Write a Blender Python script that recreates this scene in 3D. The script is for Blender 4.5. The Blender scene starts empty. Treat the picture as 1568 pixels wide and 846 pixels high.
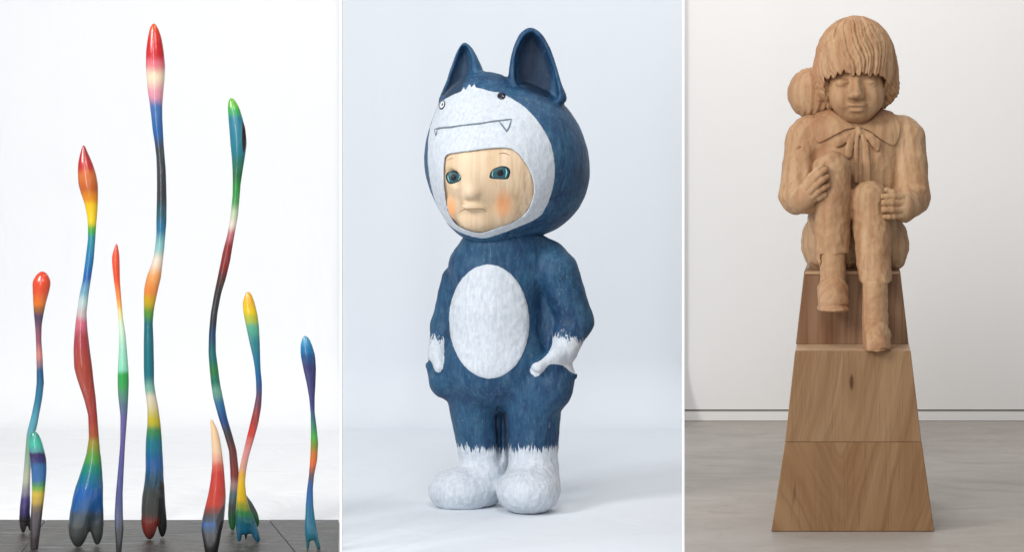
import bpy, bmesh, math, random
import numpy as np
from mathutils import Vector, Matrix
random.seed(4); rng = np.random.default_rng(7)
sc = bpy.context.scene
C = sc.collection

# ---------------------------------------------------------------- camera, world, lamps, exposure
CX, HY, F, EYE = 784.0, 150.0, 4000.0, 1.33      # optical centre, horizon row, focal length in photo pixels, eye height
cam = bpy.data.cameras.new('camera'); cam_o = bpy.data.objects.new('camera', cam); C.objects.link(cam_o)
cam_o.location = (0, 0, EYE); cam_o.rotation_euler = (math.radians(90), 0, 0)
cam.sensor_width = 36; cam.lens = 36 * F / 1568
cam.shift_y = -(423 - HY) / 1568
cam.clip_start = 0.1; cam.clip_end = 200
sc.camera = cam_o

w = bpy.data.worlds.new('World'); sc.world = w; w.use_nodes = True
bg = w.node_tree.nodes['Background']
bg.inputs[0].default_value = (0.93, 0.96, 1.0, 1); bg.inputs[1].default_value = 0.42

def area(name, loc, target, size, power, col=(1, 1, 1), size_y=None, spread=180):
    l = bpy.data.lights.new(name, 'AREA'); l.energy = power; l.color = col
    l.shape = 'RECTANGLE'; l.size = size; l.size_y = size_y or size; l.spread = math.radians(spread)
    o = bpy.data.objects.new(name, l); C.objects.link(o); o.location = loc
    o.rotation_euler = (Vector(target) - Vector(loc)).to_track_quat('-Z', 'Y').to_euler()
    return o
area('softbox_left', (-3.1, 5.3, 3.0), (-.4, 8.3, 0.7), 1.2, 150, (1, .99, .98), 1.5)
area('softbox_front', (-.1, 3.6, 3.3), (0.4, 8.8, 0.7), 1.6, 58, (.98, .98, 1), 1.2)
area('strip_light', (-1.9, 4.5, 1.5), (-1.1, 8, 0.9), .13, 26, (1, 1, 1), 2.2)
area('backdrop_fill', (-1.5, 9.0, 3.5), (-1.5, 10.72, 0.8), 1.2, 1.5, (.97, .99, 1), .6, 120)  # unseen fill light, added only to brighten the white backdrop
area('softbox_gallery', (0.0, 6.4, 3.6), (1.0, 8.4, 0.5), .8, 22, (1, .94, .86), .8)
area('ceiling_gallery', (1.3, 9.0, 3.7), (1.3, 10.75, 0.9), 1.6, 36, (1, .975, .94), .8)

vs = sc.view_settings
sc.display_settings.display_device = 'sRGB'
vs.view_transform = 'Standard'; vs.look = 'None'; vs.exposure = -0.06; vs.gamma = 1; vs.use_curve_mapping = False

# ---------------------------------------------------------------- helpers
def lin(r, g, b):
    f = lambda c: (c / 12.92 if c <= .04045 else ((c + .055) / 1.055) ** 2.4)
    return (f(r / 255), f(g / 255), f(b / 255), 1)

def ground_depth(py):                   # distance of the floor point seen at this row
    return EYE * F / (py - HY)

def at(px, py, d):                      # world point on a plane at distance d
    return ((px - CX) * d / F, d, EYE - (py - HY) * d / F)

def meta(o, label=None, cat=None, group=None, kind=None):
    for k, v in (('label', label), ('category', cat), ('group', group), ('kind', kind)):
        if v: o[k] = v
    return o

def empty(name, loc, label, cat, group=None):
    o = bpy.data.objects.new(name, None); o.empty_display_size = .1; C.objects.link(o); o.location = loc
    return meta(o, label, cat, group)

def mesh_obj(name, verts, faces, mat, parent=None, smooth=True, attrs=None, normals=None):
    """verts in world space; stored relative to the thing's own origin"""
    me = bpy.data.meshes.new(name)
    off = np.zeros(3)
    p = parent
    while p is not None:
        off += np.array(p.location); p = p.parent
    v = np.asarray(verts, dtype=np.float64).reshape(-1, 3) - off
    if isinstance(faces, np.ndarray):
        n, k = faces.shape
        me.vertices.add(len(v)); me.vertices.foreach_set('co', v.astype(np.float32).ravel())
        me.loops.add(n * k); me.loops.foreach_set('vertex_index', faces.astype(np.int32).ravel())
        me.polygons.add(n); me.polygons.foreach_set('loop_start', np.arange(0, n * k, k, dtype=np.int32))
        me.update(calc_edges=True)
    else:
        me.from_pydata([tuple(q) for q in v], [], faces); me.update()
    me.polygons.foreach_set('use_smooth', [smooth] * len(me.polygons))
    if attrs:
        for a, arr in attrs.items():
            at_ = me.attributes.new(a, 'FLOAT', 'POINT'); at_.data.foreach_set('value', np.asarray(arr, dtype=np.float32))
    me.materials.append(mat)
    if normals is not None:
        me.normals_split_custom_set_from_vertices(normals.tolist())
    o = bpy.data.objects.new(name, me); C.objects.link(o)
    if parent is not None: o.parent = parent
    return o

# ---- node helpers
def new_mat(name):
    m = bpy.data.materials.new(name); m.use_nodes = True
    return m, m.node_tree, m.node_tree.nodes['Principled BSDF']

def nd(nt, typ, ins=None, **props):
    n = nt.nodes.new('ShaderNode' + typ)
    for k, v in props.items(): setattr(n, k, v)
    for k, v in (ins or {}).items():
        if isinstance(v, bpy.types.NodeSocket): nt.links.new(v, n.inputs[k])
        else: n.inputs[k].default_value = v
    return n

def mth(nt, op, a, b=0.0, clamp=False):
    return nd(nt, 'Math', {0: a, 1: b}, operation=op, use_clamp=clamp).outputs[0]

def coords(nt, scale=(1, 1, 1), rot=(0, 0, 0), loc=(0, 0, 0)):
    t = nd(nt, 'TexCoord').outputs['Object']
    return nd(nt, 'Mapping', {0: t, 'Location': loc, 'Rotation': rot, 'Scale': scale}).outputs[0]

def noise(nt, vec, scale, detail=4, rough=.55, dist=0):
    return nd(nt, 'TexNoise', {'Vector': vec, 'Scale': scale, 'Detail': detail, 'Roughness': rough, 'Distortion': dist}).outputs[0]

def ramp(nt, fac, stops, interp='LINEAR'):
    r = nd(nt, 'ValToRGB', {0: fac}); cr = r.color_ramp; cr.interpolation = interp
    while len(cr.elements) < len(stops): cr.elements.new(1)
    for e, (p, c) in zip(cr.elements, stops):
        e.position = p; e.color = c if len(c) == 4 else (*c, 1)
    return r.outputs[0]

def sstep(nt, x, a, b):
    return nd(nt, 'MapRange', {0: x, 1: a, 2: b, 3: 0.0, 4: 1.0}, interpolation_type='SMOOTHSTEP').outputs[0]

def mix(nt, f, a, b, mode='MIX'):
    return nd(nt, 'Mix', {0: f, 6: a, 7: b}, data_type='RGBA', blend_type=mode).outputs[2]

def bump(nt, bsdf, h, dist, strength=1.0, prev=None):
    ins = {'Height': h, 'Distance': dist, 'Strength': strength}
    if prev is not None: ins['Normal'] = prev
    b = nd(nt, 'Bump', ins).outputs[0]
    nt.links.new(b, bsdf.inputs['Normal']); return b

def attr(nt, name): return nd(nt, 'Attribute', attribute_name=name).outputs['Fac']

# ---------------------------------------------------------------- distance-field modelling (carved forms)
def S3(px, py, dy, d0):                 # photo point at depth offset dy (px units) -> model point (x, y, z) in px units
    k = (d0 * 4000 / F + dy * d0 / F) / d0
    return np.array([CX + (px - CX) * k, dy, -(HY + (py - HY) * k)])

def rot_yz(yaw=0, roll=0, pitch=0):
    return np.array((Matrix.Rotation(math.radians(yaw), 3, 'Z') @ Matrix.Rotation(math.radians(roll), 3, 'Y') @ Matrix.Rotation(math.radians(pitch), 3, 'X')))

def poly2(P, X, Z):                     # signed distance to a polygon in the x-z plane
    P = np.asarray(P, float); d = np.full(np.broadcast(X, Z).shape, 1e9, np.float32); ins = np.zeros(d.shape, bool)
    for i in range(len(P)):
        a = P[i]; b = P[(i + 1) % len(P)]; e = b - a
        wx = X - a[0]; wz = Z - a[1]
        t = np.clip((wx * e[0] + wz * e[1]) / (e @ e + 1e-9), 0, 1)
        d = np.minimum(d, (wx - e[0] * t) ** 2 + (wz - e[1] * t) ** 2)
        if a[1] != b[1]:
            c = ((a[1] > Z) != (b[1] > Z)) & (X < (b[0] - a[0]) * (Z - a[1]) / (b[1] - a[1]) + a[0])
            ins ^= c
    d = np.sqrt(d); return np.where(ins, -d, d)

def smin(a, b, k):
    if k <= 0: return np.minimum(a, b)
    h = np.clip(.5 + .5 * (b - a) / k, 0, 1)
    return b + (a - b) * h - k * h * (1 - h)
def smax(a, b, k): return -smin(-a, -b, k)

def catmull(pts, n=8):                  # closed smooth outline
    P = np.asarray(pts, float); out = []
    N = len(P)
    for i in range(N):
        p0, p1, p2, p3 = P[i - 1], P[i], P[(i + 1) % N], P[(i + 2) % N]
        for t in np.linspace(0, 1, n, endpoint=False):
            out.append(.5 * ((2 * p1) + (-p0 + p2) * t + (2 * p0 - 5 * p1 + 4 * p2 - p3) * t * t + (-p0 + 3 * p1 - 3 * p2 + p3) * t ** 3))
    return np.array(out)

class Field:
    def __init__(s, d0, x, y, py, h):
        s.d0, s.h = d0, h; s.u = d0 / F
        s.x = np.arange(x[0], x[1], h, dtype=np.float32); s.y = np.arange(y[0], y[1], h, dtype=np.float32)
        s.z = np.arange(-py[1], -py[0], h, dtype=np.float32)
        s.D = np.full((len(s.x), len(s.y), len(s.z)), 60.0, np.float32)
    def P(s, p): return S3(p[0], p[1], p[2], s.d0)
    def _sl(s, lo, hi):
        out = []
        for a, l, u in zip((s.x, s.y, s.z), lo, hi):
            out.append(slice(int(np.searchsorted(a, l)), int(np.searchsorted(a, u))))
        return tuple(out)
    def _ap(s, lo, hi, fn, k, op):
        m = k + 5 * s.h
        sl = s._sl(np.array(lo) - m, np.array(hi) + m)
        X = s.x[sl[0]][:, None, None]; Y = s.y[sl[1]][None, :, None]; Z = s.z[sl[2]][None, None, :]
        if 0 in (X.size, Y.size, Z.size): return s
        d = fn(X, Y, Z).astype(np.float32)
        if op == 'u': s.D[sl] = smin(s.D[sl], d, k)
        else: s.D[sl] = smax(s.D[sl], -d, k)
        return s
    def ell(s, c, r, k=0, rot=None, op='u'):
        c = s.P(c); r = np.array(r, float); R = np.eye(3) if rot is None else rot
        ext = np.sqrt(((R * r[None, :]) ** 2).sum(1))
        def fn(X, Y, Z):
            x, y, z = X - c[0], Y - c[1], Z - c[2]
            q = [R[0, i] * x + R[1, i] * y + R[2, i] * z for i in range(3)]
            k0 = np.sqrt(sum((q[i] / r[i]) ** 2 for i in range(3))); k1 = np.sqrt(sum((q[i] / r[i] ** 2) ** 2 for i in range(3)))
            return k0 * (k0 - 1) / (k1 + 1e-9)
        return s._ap(c - ext, c + ext, fn, k, op)
    def cone(s, a, b, ra, rb, k=0, op='u', fy=1.0):     # fy < 1 flattens in depth
        a = s.P(a); b = s.P(b); e = b - a
        def fn(X, Y, Z):
            x, y, z = X - a[0], Y - a[1], Z - a[2]
            t = np.clip((x * e[0] + y * e[1] + z * e[2]) / (e @ e), 0, 1)
            return np.sqrt((x - e[0] * t) ** 2 + ((y - e[1] * t) / fy) ** 2 + (z - e[2] * t) ** 2) * (fy if fy < 1 else 1) ** .5 - (ra + (rb - ra) * t) * (fy if fy < 1 else 1) ** .5
        R = max(ra, rb)
        return s._ap(np.minimum(a, b) - R, np.maximum(a, b) + R, fn, k, op)
    def chain(s, pts, k=0, kk=2, op='u', fy=1.0):          # pts: (px, py, dy, r)
        for i in range(len(pts) - 1):
            p, q = pts[i], pts[i + 1]
            s.cone(p[:3], q[:3], p[3], q[3], k if i == 0 else max(kk, k), op, fy)
        return s
    def prism(s, poly, y0, y1, k=0, ke=3, op='u', ref=0):  # outline in photo px, between depths
        P = np.array([S3(p[0], p[1], ref, s.d0)[[0, 2]] for p in poly])
        cy, hy = (y0 + y1) / 2, (y1 - y0) / 2
        def fn(X, Y, Z):
            d2 = poly2(P, X[:, 0, :], Z[:, 0, :])[:, None, :]
            return smax(np.broadcast_to(d2, (X.size, Y.size, Z.size)), np.abs(Y - cy) - hy + 0 * X, ke)
        lo = [P[:, 0].min(), y0, P[:, 1].min()]; hi = [P[:, 0].max(), y1, P[:, 1].max()]
        return s._ap(lo, hi, fn, k, op)
    def floor(s, py, k=2):                                # cut flat below this model row
        s.D = smax(s.D, (-py - s.z)[None, None, :] + 0 * s.D[:1, :1, :], k); return s
    def warp(s, fn):
        X = s.x[:, None, None]; Y = s.y[None, :, None]; Z = s.z[None, None, :]
        s.D = (s.D + fn(X, Y, Z)).astype(np.float32); return s
    def samp(s, p):
        g = [(p[:, i] - a[0]) / s.h for i, a in enumerate((s.x, s.y, s.z))]
        n = s.D.shape; i = [np.clip(np.floor(q).astype(int), 0, n[j] - 2) for j, q in enumerate(g)]
        f = [np.clip(q - i[j], 0, 1) for j, q in enumerate(g)]
        r = 0
        for a in (0, 1):
            for b in (0, 1):
                for c in (0, 1):
                    r = r + s.D[i[0] + a, i[1] + b, i[2] + c] * (f[0] if a else 1 - f[0]) * (f[1] if b else 1 - f[1]) * (f[2] if c else 1 - f[2])
        return r
    def mesh(s):
        D = s.D
        D[0] = D[-1] = 5; D[:, 0] = D[:, -1] = 5; D[:, :, 0] = D[:, :, -1] = 5
        neg = D < 0
        cnt = np.zeros(tuple(q - 1 for q in D.shape), np.int8)
        n = D.shape
        for a in (0, 1):
            for b in (0, 1):
                for c in (0, 1): cnt += neg[a:n[0] - 1 + a, b:n[1] - 1 + b, c:n[2] - 1 + c]
        act = np.nonzero((cnt > 0) & (cnt < 8))
        idx = np.full(cnt.shape, -1, np.int32); idx[act] = np.arange(len(act[0]))
        cor = [(a, b, c) for a in (0, 1) for b in (0, 1) for c in (0, 1)]
        val = {c: D[act[0] + c[0], act[1] + c[1], act[2] + c[2]] for c in cor}
        acc = np.zeros((len(act[0]), 3)); m = np.zeros(len(act[0]))
        for c in cor:
            for ax in range(3):
                if c[ax] == 0:
                    e = list(c); e[ax] = 1; e = tuple(e)
                    va, vb = val[c], val[e]; msk = (va < 0) != (vb < 0)
                    t = np.where(msk, va / np.where(msk, va - vb, 1), 0)
                    pt = np.tile(np.array(c, float), (len(t), 1)); pt[:, ax] += t
                    acc += pt * msk[:, None]; m += msk
        v = (np.stack(act, 1) + acc / m[:, None]) * s.h + np.array([s.x[0], s.y[0], s.z[0]])
        e = s.h * .5
        for _ in range(2):
            g = np.stack([(s.samp(v + np.eye(3)[i] * e) - s.samp(v - np.eye(3)[i] * e)) / (2 * e) for i in range(3)], 1)
            dd = s.samp(v); st = dd[:, None] * g / np.maximum((g ** 2).sum(1), .15)[:, None]
            v = v - np.clip(st, -s.h * .5, s.h * .5)
        Fc = []
        for ax in range(3):
            o = [0, 1, 2]; o.remove(ax); b, c = o
            a0 = [slice(None)] * 3; a1 = [slice(None)] * 3
            a0[ax] = slice(0, -1); a1[ax] = slice(1, None)
            ch = neg[tuple(a0)] != neg[tuple(a1)]
            q = np.stack(np.nonzero(ch), 1)
            q = q[(q[:, b] > 0) & (q[:, c] > 0) & (q[:, b] < n[b] - 1) & (q[:, c] < n[c] - 1)]
            if not len(q): continue
            inside0 = neg[q[:, 0], q[:, 1], q[:, 2]]
            def at_(db, dc):
                r = q.copy(); r[:, b] += db; r[:, c] += dc; return idx[r[:, 0], r[:, 1], r[:, 2]]
            quad = np.stack([at_(-1, -1), at_(0, -1), at_(0, 0), at_(-1, 0)], 1)
            flip = ~inside0 if ax != 1 else inside0
            quad[flip] = quad[flip][:, ::-1]
            Fc.append(quad)
        f = np.concatenate(Fc)
        return v, f
    def world(s, v): return np.stack([(v[:, 0] - CX) * s.u, s.d0 + v[:, 1] * s.u, EYE - (-v[:, 2] - HY) * s.u], 1)
    def photo(s, v):
        k = 1 + v[:, 1] / (F * s.d0 / s.d0)
        k = (s.d0 + v[:, 1] * s.u) / s.d0
        return CX + (v[:, 0] - CX) / k, HY + (-v[:, 2] - HY) / k
    def surf(s, px, py, guess=-60.0):   # front surface under photo points -> model points
        px = np.asarray(px, float); py = np.asarray(py, float); dy = np.full(px.shape, guess)
        for _ in range(4):
            k = (s.d0 + dy * s.u) / s.d0
            x = CX + (px - CX) * k; z = -(HY + (py - HY) * k)
            gx = (x - s.x[0]) / s.h; gz = (z - s.z[0]) / s.h
            i = np.clip(gx.astype(int), 0, len(s.x) - 2); j = np.clip(gz.astype(int), 0, len(s.z) - 2)
            fx = (gx - i)[:, None]; fz = (gz - j)[:, None]
            col = s.D[i, :, j] * (1 - fx) * (1 - fz) + s.D[i + 1, :, j] * fx * (1 - fz) + s.D[i, :, j + 1] * (1 - fx) * fz + s.D[i + 1, :, j + 1] * fx * fz
            t = np.argmax(col < 0, axis=1); ok = (col < 0).any(1); t = np.maximum(t, 1); r = np.arange(len(t))
            c0, c1 = col[r, t - 1], col[r, t]
            y = s.y[t - 1] + s.h * np.clip(c0 / (c0 - c1 + 1e-9), 0, 1)
            dy = np.where(ok, y, dy)
        return np.stack([x, dy, z], 1)

def vnormals(v, f):
    a = v[f[:, 2]] - v[f[:, 0]]; b = v[f[:, 3]] - v[f[:, 1]]; n = np.cross(a, b)
    N = np.zeros_like(v)
    for i in range(4):
        for j in range(3): N[:, j] += np.bincount(f[:, i], n[:, j], len(v))
    return N / (np.linalg.norm(N, axis=1)[:, None] + 1e-12)

def scallops(p, cell, seed=0):          # distance to the nearest of scattered gouge centres, in cells
    q = p / np.asarray(cell); b0 = np.floor(q).astype(np.int64); best = np.full(len(p), 9.0)
    for i in (-1, 0, 1):
        for j in (-1, 0, 1):
            for k in (-1, 0, 1):
                c = b0 + np.array([i, j, k]); h = (c[:, 0] * 73856093) ^ (c[:, 1] * 19349663) ^ (c[:, 2] * 83492791) ^ (seed * 2654435)
                r = [((h * m_ + 12345) & 0xffff) / 65535.0 for m_ in (1103515, 22695477, 134775813)]
                d = sum((c[:, a] + r[a] - q[:, a]) ** 2 for a in range(3)); best = np.minimum(best, d)
    return np.sqrt(best)

def build(field, parent, mat, name=None, split=None, attrs=None, names=None, labels=None, gouge=None):
    """mesh a field; split(px, py, dy) -> part number per face, all parts share exact borders and normals"""
    v, f = field.mesh()
    if gouge:                            # shallow concave cuts of the carver's gouge, as real relief
        amp, cell = gouge[:2]
        nn = vnormals(field.world(v), f); s1 = scallops(v, cell); a_ = gouge[2](v) if len(gouge) > 2 else 1.0
        v = v + nn * ((np.minimum(s1, 1.0) ** 2 - .3) * amp * a_)[:, None]
    W = field.world(v); ph = field.photo(v)
    A = attrs(ph[0], ph[1], v[:, 1], v) if attrs else None
    if split is None: return mesh_obj(name, W, f, mat, parent, attrs=A)
    N = vnormals(W, f)
    lab = split(ph[0][f].mean(1), ph[1][f].mean(1), v[:, 1][f].mean(1))
    out = []
    for k, nm in enumerate(names):
        ff = f[lab == k]
        if not len(ff): continue
        used, inv = np.unique(ff, return_inverse=True)
        o = mesh_obj(nm, W[used], inv.reshape(-1, 4).astype(np.int32), mat, parent, attrs={a: q[used] for a, q in A.items()} if A else None, normals=N[used])
        if labels and labels.get(k): o['label'] = labels[k]
        out.append(o)
    return out

def patch(field, outline, mat, parent, name, off=.5, bulge=0.0, rings=5, guess=-90.0, label=None):
    """painted or inlaid shape that follows the carved surface; outline in photo px"""
    P = np.asarray(outline, float); c = P.mean(0); n = len(P)
    pts = [c]; rr = [0.0]
    for k in range(1, rings + 1):
        t = k / rings; pts += list(c + (P - c) * t); rr += [t] * n
    pts = np.array(pts); rr = np.array(rr)
    q = field.surf(pts[:, 0], pts[:, 1], guess)
    q[:, 1] -= off + bulge * (1 - rr ** 2)
    fs = [(0, 1 + (i + 1) % n, 1 + i) for i in range(n)]
    for k in range(rings - 1):
        a, b = 1 + k * n, 1 + (k + 1) * n
        fs += [(a + i, a + (i + 1) % n, b + (i + 1) % n, b + i) for i in range(n)]
    # skirt going into the wood, so that the inlay has thickness
    last = 1 + (rings - 1) * n; base = len(q)
    sk = q[last:last + n].copy(); sk[:, 1] += off + 1.0
    q = np.vstack([q, sk])
    fs += [(last + i, last + (i + 1) % n, base + (i + 1) % n, base + i) for i in range(n)]
    W = field.world(q)
    o = mesh_obj(name, W, fs, mat, parent)
    if label: o['label'] = label
    return o

def stroke(field, pts, wid, mat, parent, name, off=.4, guess=-100.0, bead=True):
    """a thin painted line on the carved surface"""
    P = np.asarray(pts, float); L = [P[0]]
    for a, b in zip(P[:-1], P[1:]):
        m = max(2, int(np.linalg.norm(b - a) / 2))
        for t in np.linspace(0, 1, m + 1)[1:]: L.append(a + (b - a) * t)
    L = np.array(L); T = np.gradient(L, axis=0); T /= np.linalg.norm(T, axis=1)[:, None]
    Nn = np.stack([-T[:, 1], T[:, 0]], 1); ww = wid * np.minimum(1, .35 + .65 * np.minimum(np.arange(len(L)), np.arange(len(L))[::-1]) / 3)[:, None]
    rows = []
    for k, lift in ((-.5, -.6), (-.25, off), (.25, off), (.5, -.6)):
        q = field.surf((L + Nn * ww * k)[:, 0], (L + Nn * ww * k)[:, 1], guess); q[:, 1] -= lift; rows.append(field.world(q))
    n = len(L); V = np.vstack(rows); fs = []
    for k in range(3): fs += [(k * n + i, k * n + i + 1, (k + 1) * n + i + 1, (k + 1) * n + i) for i in range(n - 1)]
    return mesh_obj(name, V, fs, mat, parent)

def arc(c, rx, rz, a0=0, a1=360, n=24, tilt=0):
    t = np.radians(np.linspace(a0, a1, n, endpoint=(a1 - a0) != 360)); tl = math.radians(tilt)
    x = rx * np.cos(t); y = rz * np.sin(t)
    return np.stack([c[0] + x * math.cos(tl) - y * math.sin(tl), c[1] + x * math.sin(tl) + y * math.cos(tl)], 1)

# ---------------------------------------------------------------- materials
def m_plain(name, col, rough=.5, spec=.5, coat=0.0):
    m, nt, b = new_mat(name); b.inputs['Base Color'].default_value = col; b.inputs['Roughness'].default_value = rough
    b.inputs['Specular IOR Level'].default_value = spec; b.inputs['Coat Weight'].default_value = coat
    return m

def m_paper(name, col, var=.02, wr=.004):
    m, nt, b = new_mat(name)
    v = coords(nt); n = noise(nt, v, 1.6, 3)
    c2 = tuple(x * (1 - var * 2) for x in col[:3]) + (1,)
    nt.links.new(mix(nt, n, col, c2), b.inputs['Base Color']); b.inputs['Roughness'].default_value = .85
    b.inputs['Specular IOR Level'].default_value = .2
    w1 = noise(nt, coords(nt, (3, 3, 1.2), (0, .5, 0)), 1.3, 2, .5, .8)
    bump(nt, b, w1, wr * 6, .5)
    return m

def m_concrete():
    m, nt, b = new_mat('polished_concrete')
    v = coords(nt)
    n1 = noise(nt, v, 1.7, 6, .6, .4); n2 = noise(nt, coords(nt, (1, 1.7, 1), (0, 0, .3)), 2.6, 6, .66, 1.8); n3 = noise(nt, v, 90, 3)
    c = ramp(nt, n1, [(.3, lin(162, 155, 147)), (.5, lin(172, 165, 157)), (.72, lin(180, 174, 166))])
    c = mix(nt, mth(nt, 'MULTIPLY', sstep(nt, n2, .48, .72), .35), c, lin(146, 138, 129))
    n5 = noise(nt, coords(nt, (1, 2, 1)), 26, 5, .7, .6); c = mix(nt, mth(nt, 'MULTIPLY', sstep(nt, n5, .52, .72), .3), c, lin(128, 120, 112))
    c = mix(nt, mth(nt, 'MULTIPLY', n3, .14), c, lin(110, 104, 98))
    sp = nd(nt, 'TexVoronoi', {'Vector': coords(nt, (1, 2.4, 1)), 'Scale': 7.0}).outputs[0]
    c = mix(nt, mth(nt, 'MULTIPLY', mth(nt, 'SUBTRACT', 1.0, sstep(nt, sp, .01, .05)), .5), c, lin(105, 98, 92))
    nt.links.new(c, b.inputs['Base Color'])
    nt.links.new(ramp(nt, n2, [(.3, (.42,) * 3), (.7, (.62,) * 3)]), b.inputs['Roughness'])
    b.inputs['Specular IOR Level'].default_value = .35
    bump(nt, b, n2, .003, .4)
    return m

def m_stage():
    m, nt, b = new_mat('blackened_board')
    oi = nd(nt, 'ObjectInfo').outputs['Random']
    n1 = noise(nt, coords(nt, (1, 5.5, 1)), 6, 6, .66, 1.0); n2 = noise(nt, coords(nt, (2, 9, 1)), 12, 4, .6, .8); n3 = noise(nt, coords(nt, (1, 1.5, 1)), 3, 3)
    c = ramp(nt, n1, [(.36, lin(32, 30, 27)), (.47, lin(44, 41, 37)), (.55, lin(70, 66, 59)), (.66, lin(132, 126, 114))])
    c = mix(nt, sstep(nt, n3, .48, .66), c, lin(66, 63, 59))
    c = mix(nt, mth(nt, 'MULTIPLY', sstep(nt, n2, .45, .7), .6), c, lin(40, 38, 36))
    nt.links.new(c, b.inputs['Base Color'])
    nt.links.new(ramp(nt, n1, [(.3, (.25,) * 3), (.7, (.5,) * 3)]), b.inputs['Roughness'])
    p = bump(nt, b, n1, .01, .8); bump(nt, b, n2, .003, .6, p)
    return m

def m_suit():
    """dark blue and white paint on chiselled wood; 'w' and 'f' hold distances to the white areas, in photo px"""
    m, nt, b = new_mat('blue_and_white_paint')
    w_ = attr(nt, 'w'); f_ = attr(nt, 'f')
    v = coords(nt)
    edge = mth(nt, 'MULTIPLY', mth(nt, 'SUBTRACT', noise(nt, v, 60, 3), .5), 2.2)
    m1 = sstep(nt, mth(nt, 'ADD', w_, edge), -.6, .7)
    st = noise(nt, coords(nt, (1, 1, .07)), 190, 3, .65)
    st2 = noise(nt, coords(nt, (1, 1, .14)), 60, 2, .5)
    hair = mth(nt, 'ADD', mth(nt, 'MULTIPLY', mth(nt, 'SUBTRACT', st, .5), 48.0), mth(nt, 'MULTIPLY', mth(nt, 'SUBTRACT', st2, .5), 22.0))
    m2 = sstep(nt, mth(nt, 'ADD', f_, hair), -2.0, 3.0)
    mask = mth(nt, 'MAXIMUM', m1, m2)
    # blue: brushed layers of navy, teal and slate with light scratches
    n1 = noise(nt, v, 7, 5, .6, .6); n2 = noise(nt, coords(nt, (1, 1, .25), (.3, .5, 0)), 34, 5, .65, .8)
    blue = ramp(nt, n1, [(.3, lin(26, 56, 92)), (.48, lin(34, 76, 114)), (.62, lin(40, 88, 122)), (.78, lin(62, 106, 138))])
    blue = mix(nt, mth(nt, 'MULTIPLY', sstep(nt, n2, .45, .75), .55), blue, lin(84, 122, 148))
    blue = mix(nt, mth(nt, 'MULTIPLY', sstep(nt, n2, .5, .25), .5), blue, lin(26, 48, 76))
    sc1 = noise(nt, coords(nt, (1, 1, .18), (.9, .3, .4)), 120, 2, .5, 1.5); sc2 = noise(nt, coords(nt, (.25, 1, 1), (.2, -.7, .4)), 110, 2, .5, 1.8)
    pat = sstep(nt, noise(nt, v, 11, 2), .46, .62)
    scr = mth(nt, 'MULTIPLY', mth(nt, 'MAXIMUM', sstep(nt, sc1, .66, .74), sstep(nt, sc2, .67, .75)), pat)
    blue = mix(nt, mth(nt, 'MULTIPLY', scr, .6), blue, lin(148, 158, 160))
    n5 = noise(nt, coords(nt, (1, 1, .22), (.15, .35, .2)), 105, 4, .7, .6)
    blue = mix(nt, mth(nt, 'MULTIPLY', sstep(nt, n5, .5, .72), .5), blue, lin(82, 120, 144))
    blue = mix(nt, mth(nt, 'MULTIPLY', sstep(nt, n5, .47, .3), .55), blue, lin(24, 46, 74))
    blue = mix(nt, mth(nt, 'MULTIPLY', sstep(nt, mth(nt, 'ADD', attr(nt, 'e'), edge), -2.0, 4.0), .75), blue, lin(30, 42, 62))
    # white: thin paint, grey brush marks
    n3 = noise(nt, coords(nt, (1, 1, .3), (.2, .4, 0)), 110, 4, .65, .5); n4 = noise(nt, v, 12, 4)
    white = ramp(nt, n3, [(.25, lin(178, 187, 198)), (.5, lin(198, 206, 215)), (.75, lin(216, 221, 227))])
    white = mix(nt, mth(nt, 'MULTIPLY', sstep(nt, n4, .5, .75), .35), white, lin(206, 211, 217))
    nt.links.new(mix(nt, mask, blue, white), b.inputs['Base Color'])
    nt.links.new(ramp(nt, n2, [(.3, (.5,) * 3), (.7, (.68,) * 3)]), b.inputs['Roughness'])
    b.inputs['Specular IOR Level'].default_value = .3
    # chisel facets: broad on the white belly and feet, faint elsewhere
    ch = attr(nt, 'c')
    warp = nd(nt, 'VectorMath', {0: v, 1: nd(nt, 'VectorMath', {0: nd(nt, 'TexNoise', {'Vector': v, 'Scale': 22.0}).outputs[1], 1: (.035, .035, .035)}, operation='MULTIPLY').outputs[0]}, operation='ADD').outputs[0]
    vo = nd(nt, 'TexVoronoi', {'Vector': warp, 'Scale': 34.0}, feature='F1').outputs[0]
    vo2 = nd(nt, 'TexVoronoi', {'Vector': warp, 'Scale': 62.0}, feature='F1').outputs[0]
    hgt = mth(nt, 'MULTIPLY', mth(nt, 'ADD', vo, mth(nt, 'MULTIPLY', vo2, .4)), mth(nt, 'ADD', mth(nt, 'MULTIPLY', ch, .85), .15))
    p = bump(nt, b, hgt, .0045, .7)
    bump(nt, b, n3, .0007, .5, p)
    return m

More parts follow.
